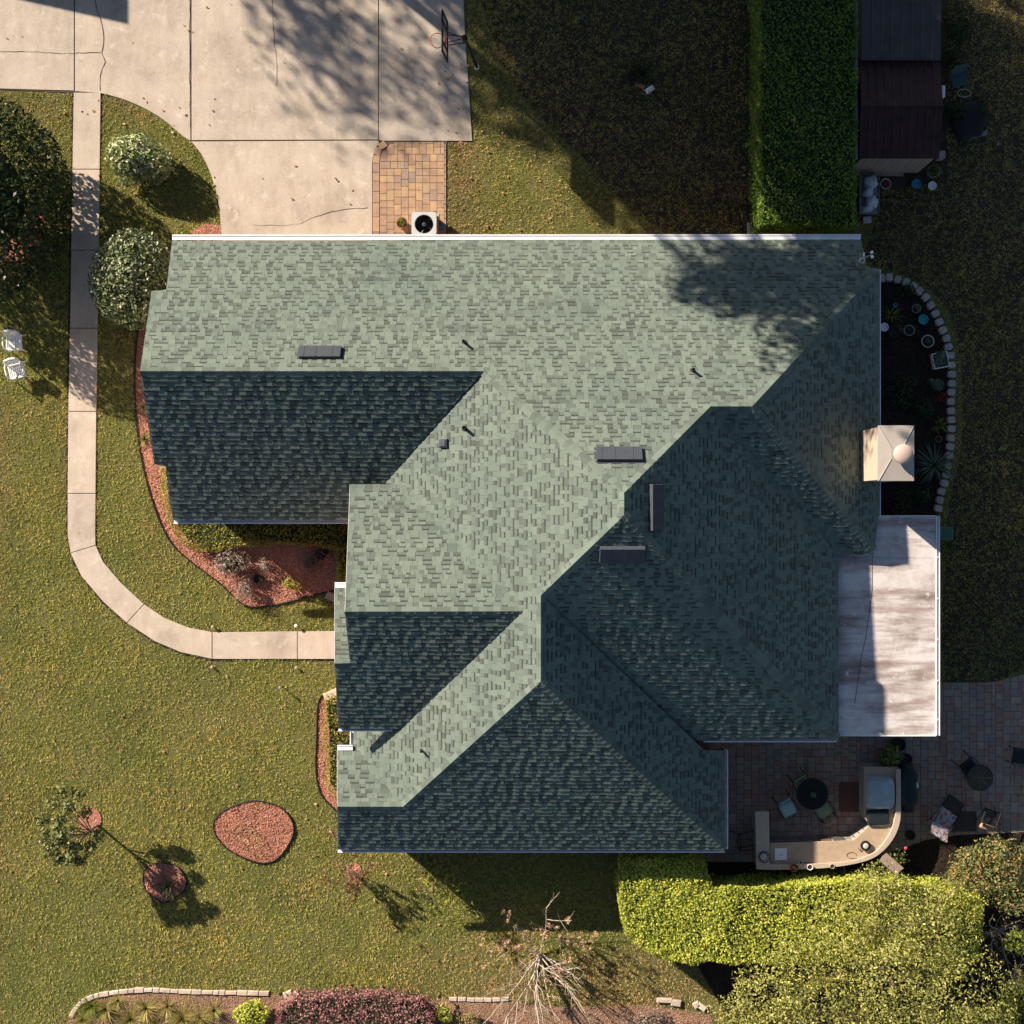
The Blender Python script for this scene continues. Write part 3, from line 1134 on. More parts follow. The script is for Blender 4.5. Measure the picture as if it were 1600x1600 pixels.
def rake(nm, a, b):
    A, B = RP(nm, *a), RP(nm, *b)
    mb = MB()
    o_ = Vector((-.012, 0, 0))
    vs = [A, B, B + o_, A + o_]
    mb.add([v - Vector((0, 0, .03)) for v in vs] + [v - Vector((0, 0, .20)) for v in vs], [(0, 1, 2, 3), (7, 6, 5, 4), (0, 4, 5, 1), (1, 5, 6, 2), (2, 6, 7, 3), (3, 7, 4, 0)])
    mb.build('rake_board', M_white, house)


for r_ in [('N1', (219, 580), (237, 455)), ('N1', (260, 453), (269, 377)), ('SA', (219, 580), (241, 725)), ('SA', (259, 728), (270, 812)), ('NB', (547, 757), (539, 956)), ('SB', (539, 956), (547, 1036)),
           ('NP', (523, 919), (523, 1036)), ('SB', (523, 1037), (529, 1138)), ('NC', (527, 1174), (527, 1260)), ('S5', (527, 1260), (528, 1327))]:
    rake(*r_)

# walls: one piece per block of the plan, tucked under the roof
def wall(x0, y0, x1, y1, z1, ze=2.8):
    a, b = P(x0, y0, ze), P(x1, y1, ze)
    MB().prism([(a.x, a.y), (b.x, a.y), (b.x, b.y), (a.x, b.y)], 0, z1).build('wall', M_brick, house)


wall(292, 396, 1322, 790, 2.45)
wall(585, 790, 1285, 1130, 2.75)
wall(1285, 500, 1350, 842, 3.3)
wall(585, 1130, 1110, 1305, 2.65)
wall(555, 800, 585, 1115, 3.2)
wall(545, 1195, 585, 1305, 2.6)


def gable(nm1, nm2, ridge, e1, e2, inset=.35):
    a, b, c = RP(nm1, *ridge), RP(nm1, *e1), RP(nm2, *e2)
    vs = []
    for s in (inset, inset + .12):
        vs += [Vector((p.x + s, p.y, p.z - .2)) for p in (a, b, c)] + [Vector((c.x + s, c.y, 0)), Vector((b.x + s, b.y, 0))]
    x1 = min(vs[0].x, vs[1].x, vs[2].x)
    MB().add(vs, [(0, 1, 4, 3, 2), (5, 7, 8, 9, 6)] + [(i, i + 5, (i + 1) % 5 + 5, (i + 1) % 5) for i in range(0)]).build('gable_wall', M_cream, house)


gable('N1', 'SA', (219, 580), (269, 400), (270, 790))
gable('NB', 'SB', (539, 956), (547, 800), (545, 1115))
gable('NC', 'S5', (527, 1260), (527, 1195), (528, 1305))

# chimney with a crowned metal cap
zc = 5.86
ch = MB()
a, b = P(1374.5, 666.5, zc), P(1426.5, 749.5, zc)
cw = (b.x - a.x, a.y - b.y)
cc_ = ((a + b) / 2)
chim = MB().box((cc_.x, cc_.y, (zc - .06) / 2), (cw[0], cw[1], zc - .06)).build('chimney', M_cream, house)
mb = MB()
x, y = cw[0] / 2 + .035, cw[1] / 2 + .035
vs = [(-x, -y, -.10), (x, -y, -.10), (x, y, -.10), (-x, y, -.10), (-x, -y, 0), (x, -y, 0), (x, y, 0), (-x, y, 0), (-.16, -.16, .07), (.16, -.16, .07), (.16, .16, .07), (-.16, .16, .07)]
fs = [(3, 2, 1, 0)] + [(i, (i + 1) % 4, (i + 1) % 4 + 4, i + 4) for i in range(4)] + [(4 + i, 4 + (i + 1) % 4, 8 + (i + 1) % 4, 8 + i) for i in range(4)] + [(8, 9, 10, 11)]
cap = mb.add(vs, fs).build('chimney_cap', M_capm, chim, loc=(cc_.x, cc_.y, zc))
smooth_by_angle(MB().lathe([(.13, .0), (.13, .14), (.27, .15), (.29, .18), (.29, .25), (.24, .30), (.10, .34), (0, .345)], (0, 0, .06), 28).build('flue_cap', M_capv, chim, loc=(cc_.x + .13, cc_.y - .04, zc)), 30)
ps = MB()
for k in range(4):
    sx, sy = [(-1, -1), (1, -1), (1, 1), (-1, 1)][k]
    ps.tube([(sx * x * .98, sy * y * .98, .008), (sx * .17, sy * .17, .072)], .014, 5)
ps.build('standing_seam', M_capm, chim, loc=(cc_.x, cc_.y, zc))

NOGRASS.append(G([(285, 395), (1330, 395), (1350, 860), (1300, 1150), (1125, 1150), (1125, 1315), (545, 1315), (545, 930), (545, 805), (285, 805)]))
# ------------------------------------------------------------------ patio cover
t = NT('weathered_white_panel')
a = t.ramp(t.noise(.9, 6, .68, stretch=(.30, 1.9, 1)), [(.30, (.20, .15, .135, 1)), (.44, (.38, .32, .295, 1)), (.55, (.62, .58, .565, 1))])
b = t.ramp(t.noise(1.1, 5, .7), [(.34, (.66, .60, .56, 1)), (.56, (1, 1, 1, 1))])
a = t.mix(.85, a, b, 'MULTIPLY')
sp = t.ramp(t.noise(3.2, 5, .75), [(.60, (0, 0, 0, 1)), (.68, (1, 1, 1, 1))])
a = t.mix(sp, a, (.66, .63, .61, 1))
dk = t.ramp(t.noise(9, 3, .6), [(.24, (.45, .38, .34, 1)), (.32, (1, 1, 1, 1))])
a = t.mix(.6, a, dk, 'MULTIPLY')
M_panel = t.out(a, .55, 0, .3)
cov = thing('patio_cover', 'flat stained white patio cover on posts behind the chimney side', 'patio cover')
ye_ = [806, 871, 935, 999, 1063, 1124, 1148]
zw, zee = 3.04, 2.92
for y0, y1 in zip(ye_[:-1], ye_[1:]):
    pw0, pw1 = P(1296, y0, zw), P(1296, y1, zw)
    pe0, pe1 = P(1461, y0, zee), P(1461, y1, zee)
    g_ = .002
    Y0, Y1 = pe0.y - g_, pe1.y + g_
    mb = MB()
    X0, X1 = pw0.x, pe0.x
    prof = [(Y0, 0), (Y0, .003), (Y0 - .03, .003), (Y0 - .04, 0), (Y1, 0), (Y1, -.05), (Y0, -.05)]
    m = len(prof)
    mb.add([(X0, y, zw + z) for y, z in prof] + [(X1, y, zee + z) for y, z in prof], [(i, (i + 1) % m, m + (i + 1) % m, m + i) for i in range(m)] + [tuple(range(m)), tuple(range(2 * m - 1, m - 1, -1))])
    mb.build('roof_panel', M_panel, cov)
ga, gb = P(1464.5, 806, zee), P(1464.5, 1149, zee)
MB().box((ga.x - .045, (ga.y + gb.y) / 2, zee - .01), (.02, ga.y - gb.y, .13)).box((ga.x + .06, (ga.y + gb.y) / 2, zee - .01), (.02, ga.y - gb.y, .13)).box((ga.x, (ga.y + gb.y) / 2, zee - .075), (.12, ga.y - gb.y, .02)).build('gutter', M_gut, cov)
for y in (871, 935, 999, 1063, 1124):
    p = P(1463, y, zee)
    MB().box((p.x, p.y, zee + .05), (.09, .045, .02)).build('gutter_strap', M_white, cov)
sa, sb = P(1312, 1149, 2.92), P(1462, 1149, 2.92)
MB().box(((sa.x + sb.x) / 2, sa.y, 2.90), (sb.x - sa.x, .04, .14)).build('fascia', M_white, cov)
na, nb_ = P(1374, 806.5, 2.95), P(1462, 806.5, 2.95)
MB().box(((na.x + nb_.x) / 2, na.y + .01, 2.90), (nb_.x - na.x, .03, .12)).build('fascia', M_white, cov)
for y in (820, 930, 1040, 1138):
    p = P(1452, y, 2.9)
    MB().box((p.x, p.y, 1.43), (.09, .09, 2.86)).build('post', M_white, cov)
M_green = mat('green_plastic', (.05, .12, .09), .5)
tag(MB().bbox((0, 0, .35), (.55, .45, .7), 0, .05).build('storage_bin', M_green, None, False, P(1467, 833)), 'dark green storage bin poking out beside the patio cover corner', 'storage bin')
# long crack and dirt line in the panels
ck = MB()
pts = [P(x, y, 3.0) for x, y in [(1363, 866), (1363, 920), (1358, 960), (1352, 1000), (1345, 1030), (1340, 1068), (1335, 1100)]]
ck.tube([(p.x, p.y, zw + (zee - zw) * (p.x - P(1296, 900, zw).x) / (P(1461, 900, zee).x - P(1296, 900, zw).x) + .004) for p in pts], .008, 4)
ck.build('sealant_seam', M_joint, cov)

# ------------------------------------------------------------------ shed (two roofs)
M_maroon = mat('maroon_metal', (.040, .014, .016), .6, .1, .35, 2.5)
M_greym = mat('grey_metal', (.055, .053, .052), .55, .2, .25, 2.0)
M_tan = mat('tan_siding', (.34, .26, .21), .8, 0, .15, 6)
M_blueg = mat('blue_gutter', (.22, .33, .40), .5, 0, .15, 4)


def panel_roof(parent, x0, x1, ya, za, yb, zb, k, m, name='roof_panel'):
    """ribbed metal sheets between two horizontal lines (world y, z)"""
    w = (x1 - x0) / k
    mb = MB()
    prof = [(0, 0), (.03, .028), (.06, 0), (w - .012, 0)]
    d = Vector((0, yb - ya, zb - za))
    nrm = Vector((0, -(zb - za), (yb - ya))).normalized()
    if nrm.z < 0:
        nrm = -nrm
    vs = []
    for s in (0, 1):
        for dz in (0, -.03):
            vs += [Vector((x, 0, 0)) + d * s + nrm * (h + dz) for x, h in prof]
    n4 = 4
    fs = []
    for i in range(3):
        fs += [(i, i + 1, 8 + i + 1, 8 + i), (4 + i, 12 + i, 12 + i + 1, 4 + i + 1), (i, 4 + i, 4 + i + 1, i + 1), (8 + i, 8 + i + 1, 12 + i + 1, 12 + i)]
    fs += [(0, 8, 12, 4), (3, 7, 15, 11)]
    me = mb.add(vs, fs).mesh(name, m)
    for i in range(k):
        inst(name, me, parent, loc=(x0 + i * w, ya, za + random.uniform(-.004, .004)))


shed = thing('garden_shed', 'small shed with rusty maroon ribbed roof and tan plank wall', 'shed')
zr_, ze_ = 2.42, 1.98
sx0, sx1 = P(1341, 200, 2.0).x, P(1468, 200, 2.0).x
ys, yr_, yn_ = P(1400, 248, ze_).y, P(1400, 165, zr_).y, P(1400, 93, ze_ + .05).y
panel_roof(shed, sx0, sx1, ys, ze_, yr_, zr_, 10, M_maroon)
panel_roof(shed, sx0, sx1, yn_, ze_ + .05, yr_ + .012, zr_, 10, M_maroon)
MB().tube([(sx0, yr_, zr_ + .02), (sx1, yr_, zr_ + .02)], .035, 6).build('ridge_cap', M_maroon, shed)
wx0, wx1 = sx0 + .14, sx1 - .12
wy0 = ys + .06
kk = 11
pw = (wx1 - wx0) / kk
me = MB().bbox((0, 0, .95), (pw - .012, .035, 1.9), 0, .004).mesh('wall_plank', M_tan)
for i in range(kk):
    inst('wall_plank', me, shed, loc=(wx0 + (i + .5) * pw, wy0, 0))
MB().box(((wx0 + wx1) / 2, (wy0 + yn_) / 2 + .1, .94), (wx1 - wx0 - .06, yn_ - wy0 - .3, 1.88)).build('wall', M_tan, shed)
MB().tube([(sx0 - .05, ys, ze_ - .05), (sx0 - .05, yn_ + 1.9, ze_ - .05)], .055, 8).build('gutter', M_blueg, shed)
MB().box(((wx0 + wx1) / 2 + .2, wy0 - .05, .02), (1.0, .14, .04)).build('doorstep', M_tan, shed)
lean = thing('lean_to', 'lean-to with grey ribbed metal roof against the maroon shed', 'lean-to')
lx0, lx1 = P(1346, 40, 2.3).x, P(1471, 40, 2.3).x
ly0, ly1 = P(1400, 92, 2.26).y, P(1400, -60, 2.36).y
panel_roof(lean, lx0, lx1, ly0, 2.26, ly1, 2.36, 8, M_greym)
MB().box(((lx0 + lx1) / 2, ly0 - .02, 2.24), (lx1 - lx0, .03, .10)).build('fascia', M_greym, lean)
for x in (lx0 + .1, lx1 - .1):
    for y in (ly0 + .15, ly1 - .15):
        MB().box((x, y, 1.1), (.09, .09, 2.2)).build('post', M_tan, lean)

# ------------------------------------------------------------------ pots and small garden things
M_terra = mat('terracotta', (.36, .13, .07), .8, 0, .15, 8)
M_soil = mat('potting_soil', (.03, .022, .016), .95, 0, .3, 30)
M_teal = mat('teal_glaze', (.02, .34, .36), .35)
M_blue = mat('blue_plastic', (.06, .22, .34), .45)
M_grey = mat('grey_plastic', (.20, .21, .21), .6)
M_stonew = mat('pale_stone', (.45, .41, .37), .85, 0, .15, 9)
L_pot = leaf_mat('pot_leaves', [(.05, .09, .02), (.09, .13, .03), (.14, .16, .04), (.20, .19, .05)])
L_dark = leaf_mat('dark_leaves', [(.020, .038, .012), (.035, .060, .018), (.05, .08, .025)], .2)
L_sage = leaf_mat('sage_leaves', [(.07, .11, .07), (.10, .15, .10), (.13, .18, .12)], .2)
L_red = leaf_mat('red_leaves', [(.20, .03, .03), (.30, .05, .05), (.12, .05, .03)], .3)


def pot(name, label, px, py, r, h, m, cat='plant pot', soil=True, plant=None, n=60, pr=None, leaf=.10, group=None):
    p = P(px, py, h)
    o = thing(name, label, cat, (p.x, p.y, 0.0), random.uniform(0, 3), group)
    smooth_by_angle(MB().lathe([(r * .72, 0), (r * .97, h - .04), (r * 1.04, h - .04), (r * 1.04, h), (r * .90, h), (r * .86, h - .06), (r * .3, h - .07)], (0, 0, 0), 20).build('pot', m, o))
    if soil:
        MB().lathe([(r * .87, h - .05), (0, h - .045)], (0, 0, 0), 16).build('soil', M_soil, o)
    if plant:
        pr = pr or r * 1.2
        c, d = lumpy(n, (pr, pr, pr * .9), 6, .3, .7, -.1, int(px))
        leaves('foliage', c + np.array([0, 0, h + .02]), d, leaf, plant, o, .45, .5, .4)
        MB().tube([(0, 0, h - .06), (0, 0, h + pr * .5)], .012, 5).build('stem', M_soil, o)
    return o


def strap_plant(name, label, px, py, n, L, w, m, z0=0.0, spread=.7, cat='plant', seed=1, dead=None):
    """rosette of long narrow arching leaves (yucca, daylily, grass clump)"""
    p = P(px, py, z0)
    r = random.Random(seed)
    mb = MB()
    for i in range(n):
        a = r.uniform(0, 6.283)
        e = r.uniform(.25, 1.25) * spread
        l_ = L * r.uniform(.6, 1.1)
        d = Vector((math.cos(a), math.sin(a), 0))
        s = Vector((-d.y, d.x, 0)) * w * r.uniform(.6, 1.1)
        vs = []
        for k in range(4):
            tt = k / 3
            q = d * (l_ * math.sin(e) * tt) + Vector((0, 0, l_ * (math.cos(e) * tt - .35 * tt * tt * math.sin(e)))) + d * .02
            q.z = max(q.z, .01)
            ww = s * (1 - tt ** 2 * .95) * .5
            vs += [q - ww, q + ww]
        mb.add(vs, [(0, 1, 3, 2), (2, 3, 5, 4), (4, 5, 7, 6)])
    o = thing(name, label, cat, (p.x, p.y, z0))
    me = bpy.data.meshes.new('foliage')
    me.from_pydata(mb.v, [], mb.f)
    me.materials.append(m)
    inst('foliage', me, o)
    MB().lathe([(.05, 0), (.06, .03), (.03, .1), (0, .12)], (0, 0, 0), 7).build('crown_base', M_soil, o)
    return o


L_yucca = leaf_mat('yucca_leaves', [(.08, .13, .09), (.12, .17, .12), (.16, .20, .14)], .15)
L_lime = leaf_mat('lime_leaves', [(.10, .14, .02), (.16, .20, .03), (.22, .24, .05)])
L_straw = leaf_mat('straw_leaves', [(.24, .22, .06), (.38, .33, .13), (.46, .38, .19), (.30, .28, .08)])

# stone ring of the side garden
ringo = thing('stone_border', 'curved border of rough pale stones around the side garden', 'stone border')
M_st = paver_mat('border_stones', [(.36, .33, .30), (.40, .31, .28), (.32, .33, .32), (.42, .36, .32), (.34, .29, .28), (.38, .36, .34)])
for i, (x, y) in enumerate(ring_px):
    a = P(x, y, .15)
    b = P(*ring_px[min(i + 1, len(ring_px) - 1)], .15)
    c = P(*ring_px[max(i - 1, 0)], .15)
    d = b - c
    ln = .255
    mb = MB()
    vs = []
    r = random.Random(i)
    for (k, z) in ((1.0, 0), (1.02, .12), (.86, .18)):
        for j in range(8):
            an = j / 8 * 6.283 + .39
            sx = abs(math.cos(an)) ** .6 * math.copysign(1, math.cos(an)) * ln / 2 * 1.02
            sy = abs(math.sin(an)) ** .6 * math.copysign(1, math.sin(an)) * .30 / 2
            q = k * r.uniform(.9, 1.04)
            vs.append((sx * q, sy * q, z + r.uniform(-.008, .008) * (z > 0)))
    fs = [tuple(range(7, -1, -1)), tuple(range(16, 24))] + [(k * 8 + j, k * 8 + (j + 1) % 8, k * 8 + 8 + (j + 1) % 8, k * 8 + 8 + j) for k in (0, 1) for j in range(8)]
    o = mb.add(vs, fs).build('stone', M_st, ringo, loc=(a.x, a.y, 0))
    o.rotation_euler = (0, 0, math.atan2(d.y, d.x))

pot('bucket', 'upturned white bucket against the house in the side garden', 1382, 511, .14, .34, M_white, 'bucket', False)
pot('plant_pot', 'empty black pot nearest the white bucket in the side garden', 1397, 518, .19, .30, M_blackp)
pot('plant_pot', 'empty dark pot between the black pot and the pale bowl', 1421, 516, .18, .28, M_grey)
pot('plant_pot', 'pale round pot with a small succulent in the side garden', 1450, 533, .21, .26, M_stonew, plant=L_sage, pr=.16, n=40, leaf=.09)
pot('plant_pot', 'bright teal round pot near the stone border', 1443, 499, .16, .26, M_teal, soil=False)
pot('plant_pot', 'small blue cup-sized pot in the side garden', 1399, 477, .08, .12, M_blue, soil=False)
pot('plant_pot', 'grey pot with sage rosette just above the teal pot', 1432, 482, .15, .24, M_grey, plant=L_sage, pr=.17, n=40, leaf=.10)
pl = thing('square_planter', 'white square planter with cabbage-like sage leaves in the side garden', 'planter', P(1466, 564), .2)
MB().box((0, 0, .02), (.50, .50, .04)).box((-.25, 0, .14), (.03, .5, .28)).box((.25, 0, .14), (.03, .5, .28)).box((0, -.25, .14), (.5, .03, .28)).box((0, .25, .14), (.5, .03, .28)).build('box', M_white, pl)
MB().box((0, 0, .20), (.46, .46, .04)).build('soil', M_soil, pl)
c, d = lumpy(90, (.32, .34, .22), 8, .4, .6, 0, 5)
leaves('foliage', c + np.array([0, .05, .27]), d, .20, L_sage, pl, .8, .35, .5)
sp = thing('shrub', 'sage green leafy plant below the square planter', 'plant', P(1463, 602))
c, d = lumpy(110, (.34, .26, .22), 8, .4, .6, 0, 8)
leaves('foliage', c + np.array([0, 0, .12]), d, .15, L_sage, sp, .6, .5, .5)
MB().tube([(0, 0, 0), (.02, 0, .2)], .02, 5).build('stem', M_soil, sp)
sp = thing('flowering_plant', 'red leaved low plant beside the stone border', 'plant', P(1474, 622))
c, d = lumpy(90, (.36, .26, .16), 6, .4, .6, 0, 9)
leaves('foliage', c + np.array([0, 0, .1]), d, .10, L_red, sp, .5, .6, .4)
MB().tube([(0, 0, 0), (.02, 0, .15)], .015, 5).build('stem', M_soil, sp)
strap_plant('daylily', 'yellow-green strappy plant right of the chimney', 1466, 664, 46, .55, .035, L_lime, seed=3)
pot('plant_pot', 'small terracotta pot between the strappy plant and the yucca', 1467, 686, .11, .16, M_terra)
strap_plant('yucca', 'large grey-green yucca below the chimney by the stone border', 1459, 727, 110, .95, .05, L_yucca, spread=1.05, seed=4, cat='yucca')
strap_plant('fern', 'olive strappy clump near the house wall in the side garden', 1392, 492, 40, .5, .03, L_lime, spread=1.1, seed=8)
for k, (x, y, rx, ry, rz_, lb) in enumerate([(1405, 615, .75, .85, .5, 'dark low bush between house and stone border above the chimney'), (1440, 640, .45, .5, .35, 'small dark bush left of the strappy plant'), (1405, 785, .6, .6, .45, 'dark bush below the chimney next to the patio cover'), (1437, 775, .4, .45, .3, 'small dark bush by the lower end of the stone border'), (1415, 455, .45, .3, .3, 'small dark plant inside the top of the stone border')]):
    o = thing('shrub', lb, 'shrub', P(x, y))
    c, d = lumpy(int(700 * rx), (rx, ry, rz_), 10, .35, .6, -.1, 20 + k)
    leaves('foliage', c + np.array([0, 0, .12]), d, .10, L_dark, o, .5, .7, .2)
    MB().tube([(0, 0, 0), (.02, .02, rz_ * .6)], .02, 5).tube([(0, 0, 0), (.2 * rx, -.1, rz_ * .5)], .015, 5).build('stem', M_soil, o)

# things round the shed
cart = thing('garden_cart', 'wire garden cart heaped with pale bags beside the hedge', 'garden cart', P(1353, 308), 0)
MB().box((0, 0, .28), (.62, 1.30, .03)).tube([(-.31, -.65, .5), (.31, -.65, .5), (.31, .65, .5), (-.31, .65, .5)], .018, 5, True).build('tray', M_grey, cart)
for x in (-.31, .31):
    for y in (-.65, 0, .65):
        MB().tube([(x, y, .28), (x, y, .5)], .012, 5).build('stake', M_grey, cart)
for x in (-.33, .33):
    for y in (-.45, .45):
        o = MB().lathe([(.0, -.04), (.12, -.04), (.14, -.02), (.14, .02), (.12, .04), (0, .04)], (0, 0, 0), 14).build('wheel', M_blackp, cart, loc=(x, y, .14))
        o.rotation_euler = (0, R(90), 0)
M_bag = mat('pale_bag', (.48, .52, .55), .6, 0, .2, 4)


def bag(label, x, y, z, s, rz, seed):
    r = np.random.default_rng(seed)
    bm = bmesh.new()
    bmesh.ops.create_icosphere(bm, subdivisions=3, radius=1)
    L_ = unit(r.normal(0, 1, (26, 3)))
    for v in bm.verts:
        q = np.array(v.co)
        k = float(np.exp(-16 * (1 - L_ @ q)).sum())
        v.co = Vector((math.copysign(abs(q[0]) ** .7, q[0]) * s[0], math.copysign(abs(q[1]) ** .7, q[1]) * s[1], q[2] * s[2])) * (.78 + .30 * min(1.2, k))
    me = bpy.data.meshes.new('bag')
    bm.to_mesh(me)
    bm.free()
    me.materials.append(M_bag)
    me.shade_smooth()
    o = inst('bag', me, None, loc=Vector((x, y, z)), rz=rz)
    return tag(o, label, 'bag', 'bags in the garden cart')


cp = cart.location
bag('pale bag at the top end of the wire cart', cp.x + .06, cp.y + .38, .44, (.22, .20, .13), .3, 1)
bag('pale bag lying across the middle of the wire cart', cp.x - .04, cp.y + .05, .43, (.20, .15, .12), 1.0, 2)
bag('large pale bag in the lower half of the wire cart', cp.x + .08, cp.y - .26, .45, (.20, .22, .14), -.2, 3)
bag('small pale bag at the bottom end of the wire cart', cp.x - .08, cp.y - .50, .41, (.20, .10, .10), .1, 4)
tag(MB().bbox((0, 0, .05), (.28, .22, .10), .1, .01).build('paving_brick', M_stonew, None, False, P(1354, 344)), 'pale brick on the ground below the wire cart', 'brick')
rp_ = pot('plant_pot', 'round pot with red inside beside the wire cart', 1384, 287, .18, .20, M_stonew, soil=False)
MB().lathe([(.15, .15), (0, .16)], (0, 0, 0), 16).build('red_lining', mat('red_paint', (.16, .02, .03), .6), rp_)
pot('plant_pot', 'pale blue round pot below the shed wall', 1432, 287, .16, .22, M_blue, soil=False)
pot('plant_pot', 'pale pot with leafy green plant at the shed corner', 1459, 268, .20, .32, M_stonew, plant=L_pot, pr=.36, n=130, leaf=.11)
pot('plant_pot', 'small white pot in front of the leafy pot at the shed', 1457, 290, .14, .16, M_white, soil=False)
tag(MB().bbox((0, 0, .20), (.24, .24, .40), .1, .02).build('tan_block', M_tan, None, False, P(1466, 246)), 'tan box standing at the shed corner above the leafy pot', 'box')
gc = thing('folding_chair', 'dark blue folding chair in the shade right of the shed', 'chair', P(1492, 130), .25)
M_navy = mat('navy_fabric', (.05, .075, .095), .8)
MB().bbox((0, 0, .43), (.50, .48, .04), 0, .01).build('seat', M_navy, gc)
MB().bbox((0, .26, .68), (.50, .04, .45), 0, .01, ('X', -.25)).build('backrest', M_navy, gc)
for x in (-.23, .23):
    for y in (-.22, .22):
        MB().tube([(x, y, 0), (x, -y * .2, .42)], .014, 5).build('leg', M_black, gc)
tag(MB().tube([(.22 * math.cos(i * .3927), .14 * math.sin(i * .3927), .02) for i in range(16)], .018, 5, True).build('hose_ring', M_stonew, None, False, P(1506, 146)), 'pale hoop lying in front of the dark folding chair', 'hoop')
tag(MB().bbox((0, 0, .30), (.10, .38, .60), 0, .02).build('white_panel_box', M_white, None, False, P(1466, 151)), 'narrow white box against the shed side', 'box')
M_tarp = mat('dark_tarp', (.008, .009, .011), .6, 0, .3, 5)
o = bag('x', P(1512, 190).x, P(1512, 190).y, .15, (.55, .62, .18), .2, 12)
o.data.materials[0] = M_tarp
o.name = 'covered_pile'
tag(o, 'dark tarpaulin covered pile right of the shed', 'tarp pile')
del o['group']
for k, (x, y, rx, ry, lb) in enumerate([(1492, 45, .55, .9, 'dark weedy bush beside the grey lean-to roof'), (1486, 92, .45, .5, 'dark bush above the blue folding chair'), (1488, 176, .5, .5, 'dark bush between the shed and the tarpaulin pile'), (1530, 172, .4, .45, 'small dark bush right of the tarpaulin pile')]):
    o = thing('shrub', lb, 'shrub', P(x, y))
    c, d = lumpy(int(900 * rx), (rx, ry, .4), 12, .45, .6, -.1, 80 + k)
    leaves('foliage', c + np.array([0, 0, .12]), d, .12, L_dark, o, .4, .7, .2)
    MB().tube([(0, 0, 0), (.02, .02, .25)], .02, 5).build('stem', M_soil, o)
tag(MB().bbox((0, 0, .03), (.62, .16, .06), .25, .01).build('plank', M_grey, None, False, P(1528, 211)), 'grey plank lying below the dark tarpaulin pile', 'plank')
# shaded clump with brick and white stone in the north lawn
strap_plant('lily_clump', 'dark strappy clump in the shaded lawn beside an orange brick', 1004, 116, 60, .75, .04, L_dark, spread=1.1, seed=12)
pot('plant_pot', 'black pot half hidden by leaves beside the orange brick', 988, 120, .16, .22, M_blackp)
tag(MB().bbox((0, 0, .04), (.34, .12, .08), -.5, .01).build('brick', mat('orange_brick', (.45, .17, .09), .85), None, False, P(1000, 134)), 'single orange brick in the shaded lawn', 'brick')
tag(MB().bbox((0, 0, .08), (.30, .17, .16), .6, .05).build('white_stone', M_white, None, False, P(1015, 141)), 'white block beside the orange brick', 'stone')
tag(MB().bbox((0, 0, .04), (2.4, .45, .08), -.02, .01).build('splash_slab', M_conc, None, False, P(1222, 361)), 'low concrete slab between the hedge end and the roof edge', 'slab')

# ------------------------------------------------------------------ air conditioner
M_acw = mat('pale_grey_casing', (.50, .50, .505), .45, 0, .05, 4)
M_acd = mat('fan_dark', (.03, .04, .045), .5)
M_blade = mat('fan_blade', (.10, .15, .15), .4, .5)
za = .86
pa = P(662.5, 350, za)
ac = thing('air_conditioner', 'square grey air conditioner with round fan grille by the wall', 'air conditioner', (pa.x, pa.y, .045))
S_ = .42
oct_ = lambda s, k: [(s, k), (k, s), (-k, s), (-s, k), (-s, -k), (-k, -s), (k, -s), (s, -k)]
MB().prism(oct_(S_, .34), 0, .06).build('base_pan', M_acw, ac)
lv = MB()
for z in np.arange(.08, za - .13, .045):
    lv.prism(oct_(S_ - .008, .335), z, z + .03)
lv.build('louvre', M_acw, ac)
MB().prism(oct_(S_ - .03, .32), .06, za - .12).build('coil', M_acd, ac)
ring = MB()
m = 32
circ = [(.315 * math.cos(i * 6.2832 / m), .315 * math.sin(i * 6.2832 / m)) for i in range(m)]
sq = []
for i in range(m):
    an = i * 6.2832 / m
    k = 1 / max(abs(math.cos(an)), abs(math.sin(an)))
    q = min(k, 1.31)
    sq.append((S_ * math.cos(an) * q, S_ * math.sin(an) * q))
zt = za - .045
ring.add([(x, y, zt - .04) for x, y in sq] + [(x * .985, y * .985, zt) for x, y in sq] + [(x, y, zt) for x, y in circ] + [(x * .97, y * .97, zt - .10) for x, y in circ] + [(x, y, zt - .10) for x, y in sq],
         [(i, (i + 1) % m, m + (i + 1) % m, m + i) for i in range(m)] + [(m + i, m + (i + 1) % m, 2 * m + (i + 1) % m, 2 * m + i) for i in range(m)] + [(2 * m + i, 2 * m + (i + 1) % m, 3 * m + (i + 1) % m, 3 * m + i) for i in range(m)] + [(4 * m + i, 4 * m + (i + 1) % m, (i + 1) % m, i) for i in range(m)])
ring.build('top_cover', M_acw, ac)
MB().lathe([(.31, 0), (.0, .001)], (0, 0, zt - .20), 24).build('fan_well', M_acd, ac)
fan = MB().lathe([(.07, -.03), (.07, .03), (.05, .04), (0, .042)], (0, 0, zt - .10), 16).build('fan_hub', M_vent, ac)
for k in range(5):
    an = k * 1.2566 + .35
    q = [(.06, -.05), (.29, -.11), (.30, .10), (.06, .05)]
    vs = [(x * math.cos(an) - y * math.sin(an), x * math.sin(an) + y * math.cos(an), zt - .10 + y * .35) for x, y in q]
    vs += [(x_, y_, z_ - .006) for x_, y_, z_ in vs]
    MB().add(vs, [(0, 1, 2, 3), (7, 6, 5, 4), (0, 4, 5, 1), (1, 5, 6, 2), (2, 6, 7, 3), (3, 7, 4, 0)]).build('fan_blade', M_blade, ac)
gm = MB()
for r_ in (.09, .14, .19, .24, .29):
    gm.tube([(r_ * math.cos(i * .2618), r_ * math.sin(i * .2618), zt - .005) for i in range(24)], .0022, 4, True)
for k in range(8):
    an = k * .7854
    gm.tube([(.05 * math.cos(an), .05 * math.sin(an), zt - .004), (.315 * math.cos(an), .315 * math.sin(an), zt - .004)], .0025, 4)
gm.build('grille', M_black, ac)
